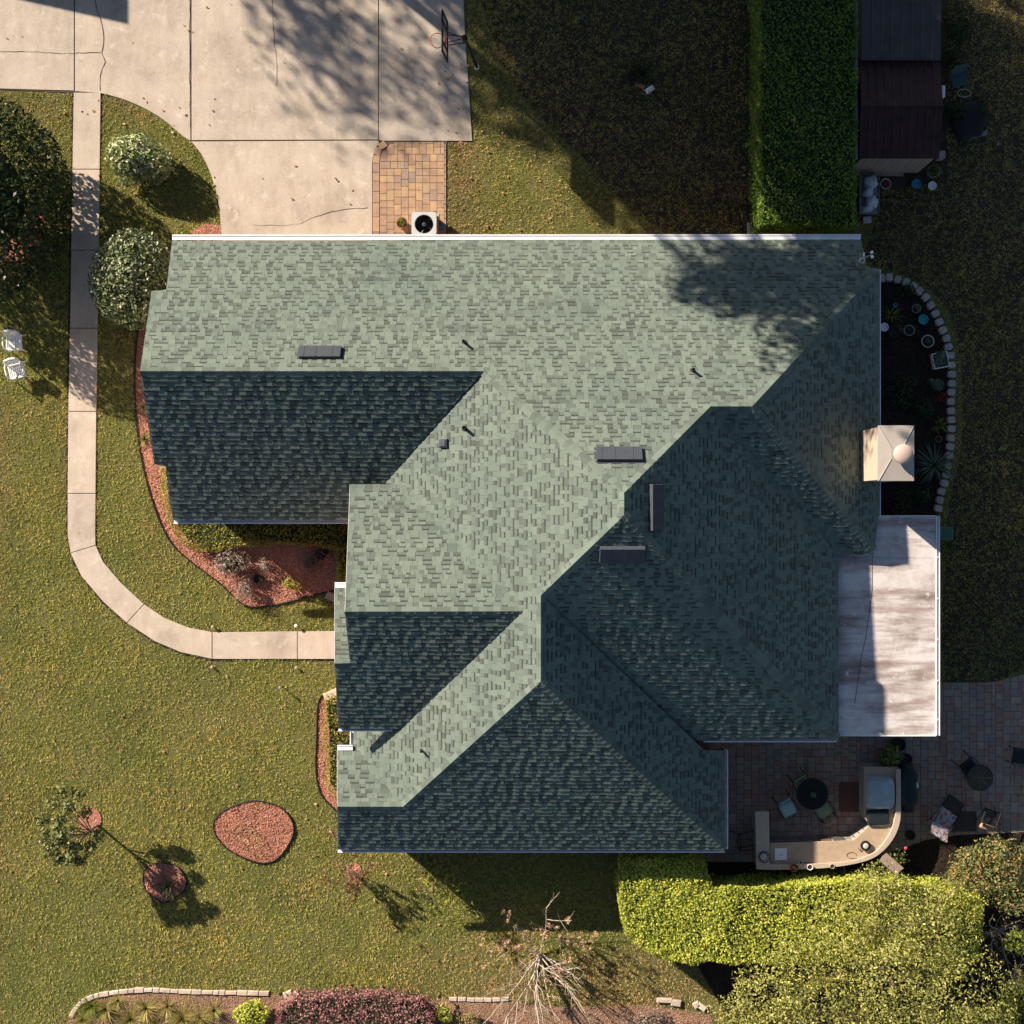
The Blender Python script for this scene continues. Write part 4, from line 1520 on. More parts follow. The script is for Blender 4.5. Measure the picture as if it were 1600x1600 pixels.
dz = thing('electrical_disconnect', 'small grey box and blue capped canister beside the air conditioner', 'meter box', P(689, 349))
MB().bbox((-.06, .12, .42), (.08, .16, .35), 0, .01).build('box', M_stonew, dz)
MB().tube([(-.06, .12, 0), (-.06, .12, .3)], .02, 6).build('conduit', M_grey, dz)
MB().lathe([(.06, 0), (.06, .35), (.075, .36), (.075, .42), (0, .43)], (.10, -.18, 0), 14).build('canister', M_blue, dz)
MB().tube([(-.06, .12, .3), (.0, -.1, .15), (-.25, -.2, .2)], .018, 6).build('hose', M_black, dz)
pot('plant_pot', 'terracotta pot with yellow-green sprouts left of the air conditioner', 628, 348, .19, .32, M_terra, plant=L_lime, pr=.20, n=34, leaf=.12)

# ------------------------------------------------------------------ basketball hoop
bb = P(745.3, 106)
hoop = thing('basketball_hoop', 'basketball hoop on a black pole at the driveway edge', 'basketball hoop', (bb.x, bb.y, 0))
tp = P(726.5, 61, 3.05) - Vector((bb.x, bb.y, 0))
MB().lathe([(.085, 0), (.085, .08), (.06, .10), (0, .10)], (0, 0, 0), 14).build('ground_sleeve', M_white, hoop)
MB().tube([(0, 0, .05), tp * .5 + Vector((0, 0, 0)), tp], .055, 10).build('pole', M_black, hoop)
bw = tp + Vector((-.52, .02, .0))
arms = MB()
for dy in (-.12, -.04, .05, .13):
    arms.tube([tp + Vector((0, dy * .6, -.15 if abs(dy) > .1 else .15)), bw + Vector((-.02, dy * 1.1, .15 if dy > 0 else -.2))], .018, 5)
arms.build('arm', mat('brown_strut', (.10, .045, .035), .6), hoop)
MB().box(tp + Vector((0, 0, -.02)), (.14, .18, .30)).build('bracket', M_black, hoop)
bd = MB()
cy = bw.y + .02
bx = bw.x - .06
half = .66
zt_, zb_ = bw.z + .62, bw.z - .40
tl_ = -.02
for (y0, y1, z0, z1) in ((-half, half, zt_ - .07, zt_), (-half, half, zb_, zb_ + .07), (-half, -half + .07, zb_, zt_), (half - .07, half, zb_, zt_), (-.34, -.28, zb_, zt_), (.28, .34, zb_, zt_)):
    bd.add([(bx + a - .10 * (zz - zb_) / (zt_ - zb_), cy + yy, zz) for a in (-.022, .022) for yy in (y0, y1) for zz in (z0, z1)], [(0, 1, 3, 2), (4, 6, 7, 5), (0, 4, 5, 1), (2, 3, 7, 6), (0, 2, 6, 4), (1, 5, 7, 3)])
bd.build('backboard_frame', M_black, hoop)
tg = NT('clear_acrylic')
tg.b.inputs['Transmission Weight'].default_value = 1
tg.b.inputs['IOR'].default_value = 1.15
M_acr = tg.out((.9, .92, .92, 1), .05, 0, .4)
MB().add([(bx + a - .10 * (zz - zb_) / (zt_ - zb_), cy + yy, zz) for a in (-.006, .006) for yy in (-half + .03, half - .03) for zz in (zb_ + .03, zt_ - .03)], [(0, 1, 3, 2), (4, 6, 7, 5), (0, 4, 5, 1), (2, 3, 7, 6), (0, 2, 6, 4), (1, 5, 7, 3)]).build('backboard_pane', M_acr, hoop)
M_rim = mat('red_rim', (.42, .07, .05), .5)
rc = Vector((bx - .30, cy - .05, bw.z - .10))
MB().tube([rc + Vector((.235 * math.cos(i * .2618), .235 * math.sin(i * .2618), 0)) for i in range(24)], .014, 6, True).build('rim', M_rim, hoop)
MB().box((bx - .045, cy - .05, bw.z - .14), (.06, .16, .12)).build('rim_mount', M_rim, hoop)
nt = MB()
for i in range(12):
    a0, a1 = i * .5236, (i + 1) * .5236
    nt.tube([rc + Vector((.23 * math.cos(a0), .23 * math.sin(a0), 0)), rc + Vector((.17 * math.cos(a0 + .26), .17 * math.sin(a0 + .26), -.2)), rc + Vector((.13 * math.cos(a1), .13 * math.sin(a1), -.42))], .004, 4)
    nt.tube([rc + Vector((.23 * math.cos(a1), .23 * math.sin(a1), 0)), rc + Vector((.17 * math.cos(a0 + .26), .17 * math.sin(a0 + .26), -.2)), rc + Vector((.13 * math.cos(a0), .13 * math.sin(a0), -.42))], .004, 4)
nt.build('net', M_white, hoop)


# ------------------------------------------------------------------ white plastic chairs
M_plas = mat('white_plastic', (.80, .80, .80), .4, 0, .03, 3)


def plastic_chair(label, px, py, rz):
    p = P(px, py, .42)
    o = thing('plastic_chair', label, 'chair', (p.x, p.y, .0), rz, 'white plastic garden chairs')
    st = MB()
    k = 7                                        # slatted seat, slightly dished
    for i in range(k):
        x = -.21 + .42 * i / (k - 1)
        st.bbox((x, -.02, .42 - .02 * math.cos((i - 3) / 3 * 1.2)), (.052, .40, .022), 0, .006)
    st.bbox((0, -.235, .42), (.50, .07, .035), 0, .012).bbox((-.245, -.02, .425), (.05, .44, .03), 0, .012).bbox((.245, -.02, .425), (.05, .44, .03), 0, .012).bbox((0, .2, .42), (.46, .06, .03), 0, .01)
    st.build('seat', M_plas, o)
    b = MB()
    for i in range(5):
        x = -.16 + .32 * i / 4
        b.bbox((x, .27, .62), (.05, .018, .34), 0, .005, ('X', -.22))
    pts = [(-.24, .22, .45), (-.25, .30, .72), (-.17, .325, .83), (0, .345, .86), (.17, .325, .83), (.25, .30, .72), (.24, .22, .45)]
    b.tube(pts, [.025, .03, .04, .045, .04, .03, .025], 6)
    b.bbox((0, .33, .81), (.42, .03, .10), 0, .01, ('X', -.22))
    b.build('backrest', M_plas, o)
    for s in (-1, 1):
        MB().tube([(s * .25, .27, .64), (s * .29, .12, .65), (s * .29, -.12, .645), (s * .27, -.22, .60), (s * .255, -.235, .42)], [.022, .03, .03, .025, .022], 6).build('armrest', M_plas, o)
        MB().tube([(s * .25, -.24, .42), (s * .27, -.27, 0)], [.028, .02], 6).build('leg', M_plas, o)
        MB().tube([(s * .24, .20, .44), (s * .26, .31, 0)], [.028, .02], 6).build('leg', M_plas, o)
    return o


plastic_chair('upper white plastic chair, partly shaded, at the left edge of the lawn', 22, 535, R(2))
plastic_chair('lower white plastic chair, fully sunlit, at the left edge of the lawn', 26, 579, R(14))

# ------------------------------------------------------------------ path lights
def path_light(label, px, py, m, h=.32):
    p = P(px, py, 0)
    o = thing('path_light', label, 'garden light', (p.x, p.y, 0), 0, 'solar path lights')
    MB().tube([(0, 0, 0), (0, 0, h)], .012, 6).build('stake', M_black, o)
    smooth_by_angle(MB().lathe([(.02, h - .08), (.03, h - .02), (.06, h - .01), (.052, h + .015), (.02, h + .03), (0, h + .034)], (0, 0, 0), 14).build('lamp_head', m, o))


M_tanl = mat('tan_lamp', (.33, .28, .21), .6)
path_light('pale path light above the walkway joint below the mulch bed', 334, 979, M_tanl, .15)
path_light('white path light above the walkway near the front door', 464, 977, M_white, .2)
path_light('tan path light below the walkway curve', 332.5, 1042, M_tanl, .12)
path_light('tan path light below the walkway near the front door', 464, 1043, M_tanl, .12)
path_light('dark path light alone in the middle of the front lawn', 441, 1072, M_grey, .40)
path_light('black path light at the end of the long stone edging', 442, 1546, M_black, .42)
path_light('black path light beside the purple hedge end', 688, 1550, M_black, .42)
# ------------------------------------------------------------------ outdoor kitchen
M_count = mat('tan_counter', (.40, .30, .21), .55, 0, .12, 7)
M_ledge = mat('pale_ledge', (.43, .35, .28), .6, 0, .12, 9)
M_kbase = mat('kitchen_block', (.33, .29, .26), .85, 0, .2, 6, .3)
M_steel = mat('steel_door', (.30, .30, .32), .35, .7, .1, 3)
kit = thing('outdoor_kitchen', 'curved outdoor kitchen bar with tan counter and raised ledge', 'outdoor kitchen')
zl, zk = 1.10, .92
louter = [(1182, 1359), (1236, 1359), (1290, 1356.5), (1330, 1351), (1360, 1343), (1381, 1329), (1397, 1309), (1406, 1286), (1408, 1260), (1407.6, 1202)]
linner = [(1400, 1202), (1400, 1260), (1396, 1287), (1387, 1308), (1370, 1329), (1346, 1341), (1320, 1347), (1270, 1350), (1203, 1351)]
lo = [tuple(q) for q in bezpoly(louter, 4, False)]
li = [tuple(q) for q in bezpoly(linner, 4, False)]
leg = [(1180, 1268), (1201.5, 1268), (1203, 1351)]
lp = G([(1182, 1359)] + lo + li + [(1203, 1351), (1201.5, 1268), (1180, 1268)], zl)
MB().prism(lp, zl - .06, zl, .008).build('bar_ledge', M_ledge, kit)
MB().prism(G([(1184, 1357)] + [(x - (x - 1300) * .02, y - 2) for x, y in lo[1:]] + [(x + 1, y + 1) for x, y in li[:-1]] + [(1201, 1349), (1200, 1270), (1182, 1270)], zl), .045, zl - .062).build('bar_wall', M_kbase, kit)
cin = [(1203, 1317), (1282, 1315), (1334, 1313), (1359, 1290), (1350, 1277), (1350, 1198)]
MB().prism(G(cin + [(1399, 1199)] + li[1:] + [(1203, 1350)], zk), zk - .05, zk, .006).build('counter', M_count, kit)
MB().prism(G([(1205, 1318.5), (1282, 1316.5), (1334.5, 1314.5), (1361, 1290), (1352, 1277), (1352, 1200), (1398, 1200)] + li[1:] + [(1205, 1349)], zk), .045, zk - .052).build('cabinet', M_kbase, kit)
for (x0, x1) in ((1206, 1226), (1229, 1250), (1253, 1279)):
    a, b = P(x0, 1316.5, zk), P(x1, 1316, zk)
    MB().bbox(((a.x + b.x) / 2, a.y + .012, .46), (b.x - a.x, .025, .62), 0, .004).build('cabinet_door', M_steel, kit)
a, b = P(1284, 1315, zk), P(1300, 1315, zk)
MB().bbox(((a.x + b.x) / 2, a.y + .015, .5), (b.x - a.x, .03, .7), 0, .004).build('cabinet_door', mat('brown_door', (.16, .10, .08), .6), kit)
a, b = P(1303, 1314, zk), P(1322, 1314, zk)
MB().bbox(((a.x + b.x) / 2, a.y + .012, .62), (b.x - a.x, .025, .34), 0, .004).build('drawer', M_steel, kit)
# corner trellis panel on the slanted inner face
a, b = P(1337, 1310, zk), P(1358, 1291, zk)
d = b - a
w = MB()
for k in range(4):
    w.tube([(a.x + d.x * k / 3 - .02, a.y + d.y * k / 3 + .02, .15), (a.x + d.x * k / 3 - .02, a.y + d.y * k / 3 + .02, .8)], .012, 5)
w.build('scroll_grille', M_black, kit)


def at(px, py, z):
    p = P(px, py, z)
    return (p.x, p.y, z)


M_cover = mat('grey_blue_cover', (.30, .38, .42), .75, 0, .12, 3)
bm = bmesh.new()
bmesh.ops.create_grid(bm, x_segments=22, y_segments=24, size=.5)
rr_ = random.Random(3)
for v in bm.verts:
    x, y = v.co.x * 2, v.co.y * 2
    e = max(abs(x), abs(y))
    h = .30 * (1 - max(0, (e - .72) / .28) ** 2.2) + .05 * math.cos(x * 1.5) * math.cos(y * 1.2)
    c_ = (abs(x) ** 6 + abs(y) ** 6) ** (1 / 6)
    k = e / c_ if c_ > 0 else 1
    v.co = Vector((x * k * .49, y * k * .56, max(0, h + .012 * math.sin(9 * x + 4 * y) + .008 * math.sin(13 * y - 5 * x))))
me = bpy.data.meshes.new('grill_cover')
bm.to_mesh(me)
bm.free()
me.materials.append(M_cover)
me.shade_smooth()
gcv = thing('covered_grill', 'grey-blue fabric cover over a built-in grill on the kitchen counter', 'grill cover', at(1374.5, 1238, zk))
inst('cover', me, gcv)
MB().tube([(-.40, -.47, .008), (.40, -.47, .008), (.40, .47, .008), (-.40, .47, .008)], .014, 5, True).build('hem', M_cover, gcv)
M_bcov = mat('black_fabric', (.010, .017, .022), .6, 0, .25, 6)
gr_ = thing('side_burner', 'black side burner with lid next to the covered grill', 'burner', at(1371, 1276, zk))
MB().bbox((0, 0, .07), (.72, .48, .14), .06, .03).build('lid', M_bcov, gr_)
MB().tube([(-.2, -.24, .08), (-.2, -.29, .08), (.2, -.29, .08), (.2, -.24, .08)], .012, 5).build('handle', M_steel, gr_)
sk = thing('sink_cover', 'white square sink lid on the tan counter', 'sink', at(1220, 1334.5, zk))
MB().bbox((0, 0, .012), (.40, .40, .024), 0, .008).build('lid', M_white, sk)
MB().box((0, -.02, .027), (.10, .02, .006)).build('latch', M_grey, sk)
MB().tube([(.16, -.19, 0), (.16, -.19, .22), (.05, -.12, .24)], .012, 6).build('tap', M_steel, sk)
wb = thing('wire_bowl', 'black and white wire bowl at the bar corner', 'bowl', at(1193, 1338, zl))
m_ = MB()
for k in range(9):
    an = k * .698
    m_.tube([(.05 * math.cos(an), .05 * math.sin(an), .01), (.13 * math.cos(an + .3), .13 * math.sin(an + .3), .03), (.19 * math.cos(an + .5), .19 * math.sin(an + .5), .10)], .012, 5)
for r_, z_ in ((.05, .01), (.13, .03), (.19, .10)):
    m_.tube([(r_ * math.cos(i * .3927), r_ * math.sin(i * .3927), z_) for i in range(16)], .012, 5, True)
m_.build('wire', M_black, wb)
MB().lathe([(.04, .012), (.10, .03), (.12, .06), (.10, .065), (0, .03)], (0, 0, .0), 14).build('dish', M_stonew, wb)
lt = thing('round_lantern', 'round black and white lantern on the counter curve', 'lantern', at(1351, 1320, zk))
smooth_by_angle(MB().lathe([(.10, 0), (.13, .05), (.17, .10), (.17, .13), (.11, .15), (.11, .17)], (0, 0, 0), 18).build('body', M_black, lt))
MB().lathe([(.10, .165), (.09, .20), (.05, .22), (0, .22)], (0, 0, 0), 16).build('lid', M_stonew, lt)
MB().tube([(-.13, -.13, .05), (-.19, -.17, .05), (-.22, -.10, .05)], .012, 5).build('handle', M_black, lt)
tag(MB().tube([(.16 * math.cos(i * .35) + (.1 if i > 14 else 0), .10 * math.sin(i * .35) - (.03 * (i - 14) if i > 14 else 0), .012) for i in range(20)], .011, 5).build('cord_loop', mat('grey_cord', (.22, .17, .13), .7), None, False, at(1330, 1336, zk)), 'loose looped cord lying on the sunlit counter', 'cord')


def cup(name, label, px, py, z, r, h, m, cat='flowerpot', plant=None):
    o = thing(name, label, cat, at(px, py, z))
    smooth_by_angle(MB().lathe([(r * .75, 0), (r, h), (r * .85, h), (r * .7, .03), (0, .02)], (0, 0, 0), 14).build('pot', m, o))
    MB().lathe([(r * .82, h - .025), (0, h - .02)], (0, 0, 0), 12).build('soil', M_soil, o)
    if plant:
        c, d = lumpy(26, (r, r, r * .8), 5, .3, .6, 0, int(px))
        leaves('foliage', c + np.array([0, 0, h]), d, .07, plant, o, .5, .5, .4)


cup('flowerpot', 'terracotta pot with pale plant on the bar ledge', 1239.5, 1354, zl, .14, .16, M_terra, plant=L_straw)
cup('flowerpot', 'white pot in the middle of the bar ledge', 1264.5, 1353.5, zl, .10, .12, M_white)
cup('flowerpot', 'tan pot on the bar ledge right of the white pot', 1299.5, 1352.5, zl, .08, .11, M_tanl)
cup('candle_cup', 'tiny white square cup on the ledge above the terracotta pot', 1250.5, 1347, zl, .06, .08, M_white, 'cup')
wd = thing('bird_feeder', 'weathered wooden bird feeder roof on a leaning pole behind the bar', 'bird feeder', P(1368, 1322))
MB().tube([(0, 0, 0), (-.02, 0, 1.55)], .02, 6).build('pole', M_black, wd)
M_wood = mat('weathered_wood', (.30, .23, .19), .85, 0, .2, 12)
MB().box((.16, -.12, 1.58), (.75, .20, .02), -.72, ('X', .5)).build('roof_board', M_wood, wd)
MB().box((.05, -.24, 1.58), (.75, .20, .02), -.72, ('X', -.5)).build('roof_board', M_wood, wd)
MB().box((.10, -.18, 1.45), (.45, .22, .16), -.72).build('house_box', M_wood, wd)
so2 = thing('solar_lantern', 'small brown lantern on a stake below the bar curve', 'lantern', P(1338, 1352))
MB().tube([(0, 0, 0), (0, 0, .55)], .012, 6).build('stake', M_black, so2)
smooth_by_angle(MB().lathe([(.06, .5), (.12, .56), (.13, .64), (.08, .72), (0, .74)], (0, 0, 0), 14).build('shade', mat('brown_glass', (.16, .13, .11), .4), so2))
tag(MB().box((0, 0, .22), (.04, .04, .46), .3, ('X', .9)).build('garden_stake', M_stonew, None, False, P(1318, 1357) + Vector((0, 0, .0))), 'pale stake leaning in the soil below the bar', 'stake')

# ------------------------------------------------------------------ patio furniture
M_cgreen = mat('green_cushion', (.20, .30, .19), .85, 0, .12, 5)
M_cteal = mat('teal_cushion', (.30, .47, .50), .85, 0, .10, 5)


def cushion(c, s, tilt=None, rz=0, seed=0):
    bm = bmesh.new()
    bmesh.ops.create_cube(bm, size=1)
    bmesh.ops.subdivide_edges(bm, edges=bm.edges[:], cuts=5, use_grid_fill=True)
    for v in bm.verts:
        x, y, z = v.co * 2
        k = 1 - .5 * max(abs(x), abs(y)) ** 6
        v.co = Vector((x * s[0] / 2 * (1 - .05 * (abs(y) ** 3)), y * s[1] / 2 * (1 - .05 * abs(x) ** 3), z * s[2] / 2 * k + .01 * math.sin(7 * x + seed) * math.cos(5 * y)))
    M = Matrix.Translation(c) @ Matrix.Rotation(rz, 4, 'Z')
    if tilt:
        M = M @ Matrix.Rotation(tilt[1], 4, tilt[0])
    bmesh.ops.transform(bm, matrix=M, verts=bm.verts)
    me = bpy.data.meshes.new('cushion')
    bm.to_mesh(me)
    bm.free()
    me.shade_smooth()
    return me


def patio_chair(label, px, py, rz, cush, name='patio_chair', back=True, gp='cushioned patio chairs'):
    p = P(px, py, .45)
    o = thing(name, label, 'chair', (p.x, p.y, .048), rz, gp)
    f = MB()
    f.tube([(-.24, -.24, .38), (.24, -.24, .38), (.24, .24, .38), (-.24, .24, .38)], .016, 6, True)
    for k in range(7):
        f.tube([(-.24 + .08 * k, -.24, .38), (-.24 + .08 * k, .24, .38)], .006, 4)
    f.build('seat_frame', M_black, o)
    b = MB()
    b.tube([(-.22, .25, .38), (-.24, .36, .82), (-.12, .40, .90), (.12, .40, .90), (.24, .36, .82), (.22, .25, .38)], .016, 6)
    for k in range(5):
        x = -.16 + .08 * k
        b.tube([(x, .25, .40), (x * 1.1, .38, .88)], .006, 4)
    b.build('back_frame', M_black, o)
    for s in (-1, 1):
        MB().tube([(s * .25, -.24, .38), (s * .30, -.20, .60), (s * .30, .12, .62), (s * .25, .32, .60)], .014, 6).build('armrest', M_black, o)
        MB().tube([(s * .24, -.24, .38), (s * .27, -.30, 0)], .015, 6).build('leg', M_black, o)
        MB().tube([(s * .23, .24, .38), (s * .27, .46, 0)], .015, 6).build('leg', M_black, o)
    if cush:
        me = cushion((0, -.02, .43), (.50, .50, .09))
        me.materials.append(cush)
        inst('seat_cushion', me, o)
        if back:
            me = cushion((0, .33, .68), (.46, .08, .44), ('X', -.28), 0, 2)
            me.materials.append(cush)
            inst('back_cushion', me, o)
    return o


tb = thing('patio_table', 'round black mesh table with a plant between green cushioned chairs', 'table', (*P(1269, 1240, .72).xy, .048))
MB().lathe([(.52, .69), (.54, .70), (.54, .715), (.52, .725), (.50, .715), (.50, .70)], (0, 0, 0), 32).build('rim', M_black, tb)
ms = MB()
for i in range(-14, 15):
    x = i * .036
    y = math.sqrt(max(0, .5 ** 2 - x * x))
    ms.box((x, 0, .705), (.012, 2 * y, .006)).box((0, x, .712), (2 * y, .012, .006))
tag(ms.build('mesh_top', M_black, tb))
for k in range(4):
    an = k * 1.571 + .6
    MB().tube([(.10 * math.cos(an), .10 * math.sin(an), .69), (.20 * math.cos(an), .20 * math.sin(an), .3), (.42 * math.cos(an), .42 * math.sin(an), 0)], .016, 6).build('leg', M_black, tb)
tpot = thing('table_plant', 'small pot plant in the middle of the round patio table', 'pot plant', (tb.location.x, tb.location.y, .048 + .722))
MB().lathe([(.07, 0), (.09, .10), (.07, .10), (0, .08)], (0, 0, 0), 12).build('pot', M_grey, tpot)
c, d = lumpy(36, (.13, .13, .10), 5, .3, .6, 0, 3)
leaves('foliage', c + np.array([0, 0, .12]), d, .09, L_sage, tpot, .5, .5, .4)
patio_chair('green cushioned chair above left of the round patio table', 1254, 1226, R(32), M_cgreen)
patio_chair('green cushioned chair below right of the round patio table', 1286, 1265, R(214), M_cgreen, back=False)
patio_chair('teal cushioned chair pulled away from the round patio table', 1230, 1262, R(28), M_cteal)
patio_chair('black wire chair half hidden behind the bar corner', 1168, 1312, R(100), None)
mt = MB().prism([(x, y) for x, y in [(-.44, -.42), (-.36, -.50), (.40, -.50), (.44, -.45), (.44, .46), (.38, .52), (-.36, .52), (-.44, .45)]], .052, .064, .004)
tag(mt.build('floor_mat', mat('brown_mat', (.11, .06, .05), .95, 0, .25, 10), None, False, Vector((*P(1331, 1245.5, .05).xy, 0))), 'brown rounded mat in front of the covered grill', 'mat')
# big free-standing grill under a black cover with an emblem
M_bcov = mat('black_fabric', (.010, .017, .022), .6, 0, .25, 6)
bq = thing('covered_barbecue', 'large free-standing barbecue under a black cover beside the bar', 'barbecue', (*P(1420, 1232, 1.0).xy, .045), 0)
bm = bmesh.new()
bmesh.ops.create_cube(bm, size=1)
bmesh.ops.subdivide_edges(bm, edges=bm.edges[:], cuts=9, use_grid_fill=True)
for v in bm.verts:
    x, y, z = v.co * 2
    wx = .33 - (.08 if abs(y) > .75 else 0)
    top = 1.12 if abs(y) < .7 else .92
    zz = (z + 1) / 2
    v.co = Vector((x * wx * (1 - .12 * zz) * (1 - .1 * abs(y) ** 6) + .015 * math.sin(8 * y + 3 * z), y * .82 * (1 - .06 * abs(x) ** 5), zz * top * (1 - .10 * abs(x) ** 4 - .0 * y) + .01 * math.sin(6 * x + 9 * y) * zz))
me = bpy.data.meshes.new('cover')
bm.to_mesh(me)
bm.free()
me.materials.append(M_bcov)
me.shade_smooth()
inst('cover', me, bq)
em = MB().lathe([(.115, 0), (.105, .012), (0, .014)], (0, 0, 0), 20, .62, 1.0).build('emblem', mat('pale_emblem', (.30, .46, .50), .5), bq, False, (.265, .12, 1.02))
em.rotation_euler = (0, R(48), 0)
pot('plant_pot', 'leafy green potted shrub standing above the covered grill', 1390, 1183, .20, .45, M_blackp, plant=leaf_mat('gloss_leaves', [(.09, .15, .03), (.16, .23, .05), (.26, .30, .08)]), pr=.56, n=460, leaf=.14)
pot('plant_pot', 'black pot nearest the patio cover corner', 1405, 1164, .22, .40, M_blackp)
pot('plant_pot', 'black pot between the leafy shrub and the covered barbecue', 1417, 1186, .18, .38, M_blackp)
# right-hand furniture
M_olive = mat('dark_olive_top', (.045, .042, .030), .6, 0, .15, 5)
tb = thing('side_table', 'round dark table with wedge panels at the right of the patio', 'table', (*P(1530.5, 1215, .70).xy, .048))
for k in range(8):
    a0, a1 = k * .7854 + .03, (k + 1) * .7854 - .03
    pts = [(.03 * math.cos((a0 + a1) / 2), .03 * math.sin((a0 + a1) / 2))] + [(.42 * math.cos(a0 + (a1 - a0) * j / 4), .42 * math.sin(a0 + (a1 - a0) * j / 4)) for j in range(5)]
    MB().prism(pts, .68, .70).build('top_panel', M_olive, tb)
MB().tube([(.43 * math.cos(i * .2618), .43 * math.sin(i * .2618), .69) for i in range(24)], .016, 5, True).build('rim', M_black, tb)
for k in range(4):
    an = k * 1.571 + .3
    MB().tube([(.25 * math.cos(an), .25 * math.sin(an), .68), (.36 * math.cos(an), .36 * math.sin(an), 0)], .015, 6).build('leg', M_black, tb)
patio_chair('black metal chair tucked at the round dark table', 1515, 1200, R(38), M_bcov)
ad = patio_chair('black wide-armed chair cut by the right picture edge', 1594, 1182, R(262), M_bcov)


def lounger(label, px, py, rz, towel=None, name='lounge_chair'):
    p = P(px, py, .3)
    o = thing(name, label, 'lounge chair', (p.x, p.y, .048), rz)
    M_mesh = mat('dark_mesh', (.035, .034, .034), .8, 0, .15, 20)
    prof = [(0, .62, .36), (0, .05, .34), (0, -.30, .36), (0, -.72, .86)]
    for k, (a, b) in enumerate(zip(prof[:-1], prof[1:])):
        vs = [(-.28, a[1], a[2]), (.28, a[1], a[2]), (.28, b[1], b[2]), (-.28, b[1], b[2])]
        MB().add(vs + [(x, y, z - .015) for x, y, z in vs], [(0, 1, 2, 3), (7, 6, 5, 4), (0, 4, 5, 1), (1, 5, 6, 2), (2, 6, 7, 3), (3, 7, 4, 0)]).build('sling', M_mesh, o)
    for s in (-1, 1):
        MB().tube([(s * .30, y, z) for _, y, z in prof], .018, 6).build('side_rail', M_black, o)
        MB().tube([(s * .32, .10, .34), (s * .33, .05, .58), (s * .33, -.35, .60), (s * .31, -.45, .54)], .016, 6).build('armrest', M_black, o)
        MB().tube([(s * .30, .55, .35), (s * .31, .60, 0)], .016, 6).build('leg', M_black, o)
        MB().tube([(s * .30, -.30, .36), (s * .31, -.55, 0)], .016, 6).build('leg', M_black, o)
    MB().tube([(-.30, .62, .36), (.30, .62, .36)], .018, 6).build('front_bar', M_black, o)
    MB().tube([(-.30, -.72, .86), (.30, -.72, .86)], .018, 6).build('top_bar', M_black, o)
    return o


lg = lounger('dark lounge chair with a floral towel over its back', 1477, 1272, R(-35))
t = NT('floral_towel')
vo = t.n('ShaderNodeTexVoronoi', Scale=13.0)
g = t.n('ShaderNodeNewGeometry')
t.l(g.outputs['Position'], vo.inputs['Vector'])
fc = t.ramp(vo.outputs['Color'], [(.20, (.10, .10, .12, 1)), (.38, (.30, .32, .34, 1)), (.60, (.38, .38, .38, 1)), (.78, (.34, .07, .09, 1)), (.92, (.16, .20, .24, 1))])
M_towel = t.out(t.mix(1.0, fc, t.ramp(t.noise(30, 3), [(.35, (.55, .55, .55, 1)), (.6, (1.1, 1.1, 1.1, 1))]), 'MULTIPLY'), .9, 0, .1)
tw = MB()
prof = [(.16, .385), (-.10, .380), (-.30, .392), (-.50, .64), (-.72, .90), (-.76, .89), (-.80, .66), (-.82, .40)]
for i, (y, z) in enumerate(prof):
    for j in range(9):
        x = -.33 + .66 * j / 8
        tw.v.append((x + .02 * math.sin(i * 1.7), y + .012 * math.sin(j * 1.9 + i), z + .010 * math.sin(j * 2.3 + i * 1.3)))
tw.f = [(i * 9 + j, i * 9 + j + 1, (i + 1) * 9 + j + 1, (i + 1) * 9 + j) for i in range(len(prof) - 1) for j in range(8)]
o = tw.build('towel', M_towel, None, True, lg.location.copy())
o.rotation_euler = (0, 0, R(-35))
tag(o, 'grey and red floral towel draped over the dark lounge chair', 'towel')
fl = thing('folding_chair', 'folded black slatted chair with tan cloth at the patio edge', 'chair', (*P(1545, 1276, .45).xy, .048), R(-20))
for k in range(6):
    MB().bbox((0, .22 - .085 * k, .44), (.44, .06, .02), 0, .005).build('slat', M_black, fl)
for s in (-1, 1):
    MB().tube([(s * .24, .34, 0), (s * .24, -.30, .80)], .016, 6).build('frame_bar', M_black, fl)
    MB().tube([(s * .22, -.36, 0), (s * .22, .28, .46)], .016, 6).build('frame_bar', M_black, fl)
    MB().bbox((s * .26, .0, .64), (.05, .50, .025), 0, .008).build('armrest', M_black, fl)
MB().bbox((0, -.30, .74), (.46, .03, .16), 0, .01, ('X', .5)).build('backrest', M_black, fl)
me = cushion((0, -.34, .60), (.52, .20, .08), ('X', .5))
me.materials.append(mat('tan_cloth', (.42, .27, .19), .9, 0, .2, 9))
o = inst('cloth', me, None, loc=fl.location.copy(), rz=R(-20))
tag(o, 'tan cloth hung over the lower end of the folded black chair', 'cloth')
tag(MB().prism([(-.42, -.34), (.42, -.34), (.42, .34), (-.42, .34)], .05, .06).build('floor_mat', mat('dark_mat', (.05, .045, .045), .9), None, False, Vector((*P(1506, 1283, .05).xy, 0))), 'dark square mat right of the towel covered lounge chair', 'mat')
pot('plant_pot', 'dark pot at the patio edge left of the lounge chair', 1423, 1305, .16, .22, M_blackp)
# ------------------------------------------------------------------ hedges
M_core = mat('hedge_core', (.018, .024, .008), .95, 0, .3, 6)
M_bark = mat('bark', (.14, .11, .085), .9, 0, .25, 18, .4)
M_paleb = mat('pale_bark', (.44, .37, .30), .85, 0, .2, 14, .3)
L_hedN = leaf_mat('hedge_leaves_dark', [(.030, .062, .008), (.052, .095, .012), (.075, .125, .016), (.105, .16, .022)], .25)
L_hedS = leaf_mat('hedge_leaves_bright', [(.10, .14, .024), (.20, .235, .036), (.28, .295, .048), (.36, .345, .080), (.24, .26, .040)], .35)
L_low = leaf_mat('low_hedge_leaves', [(.15, .165, .026), (.21, .215, .032), (.28, .265, .044), (.34, .30, .062)], .3)


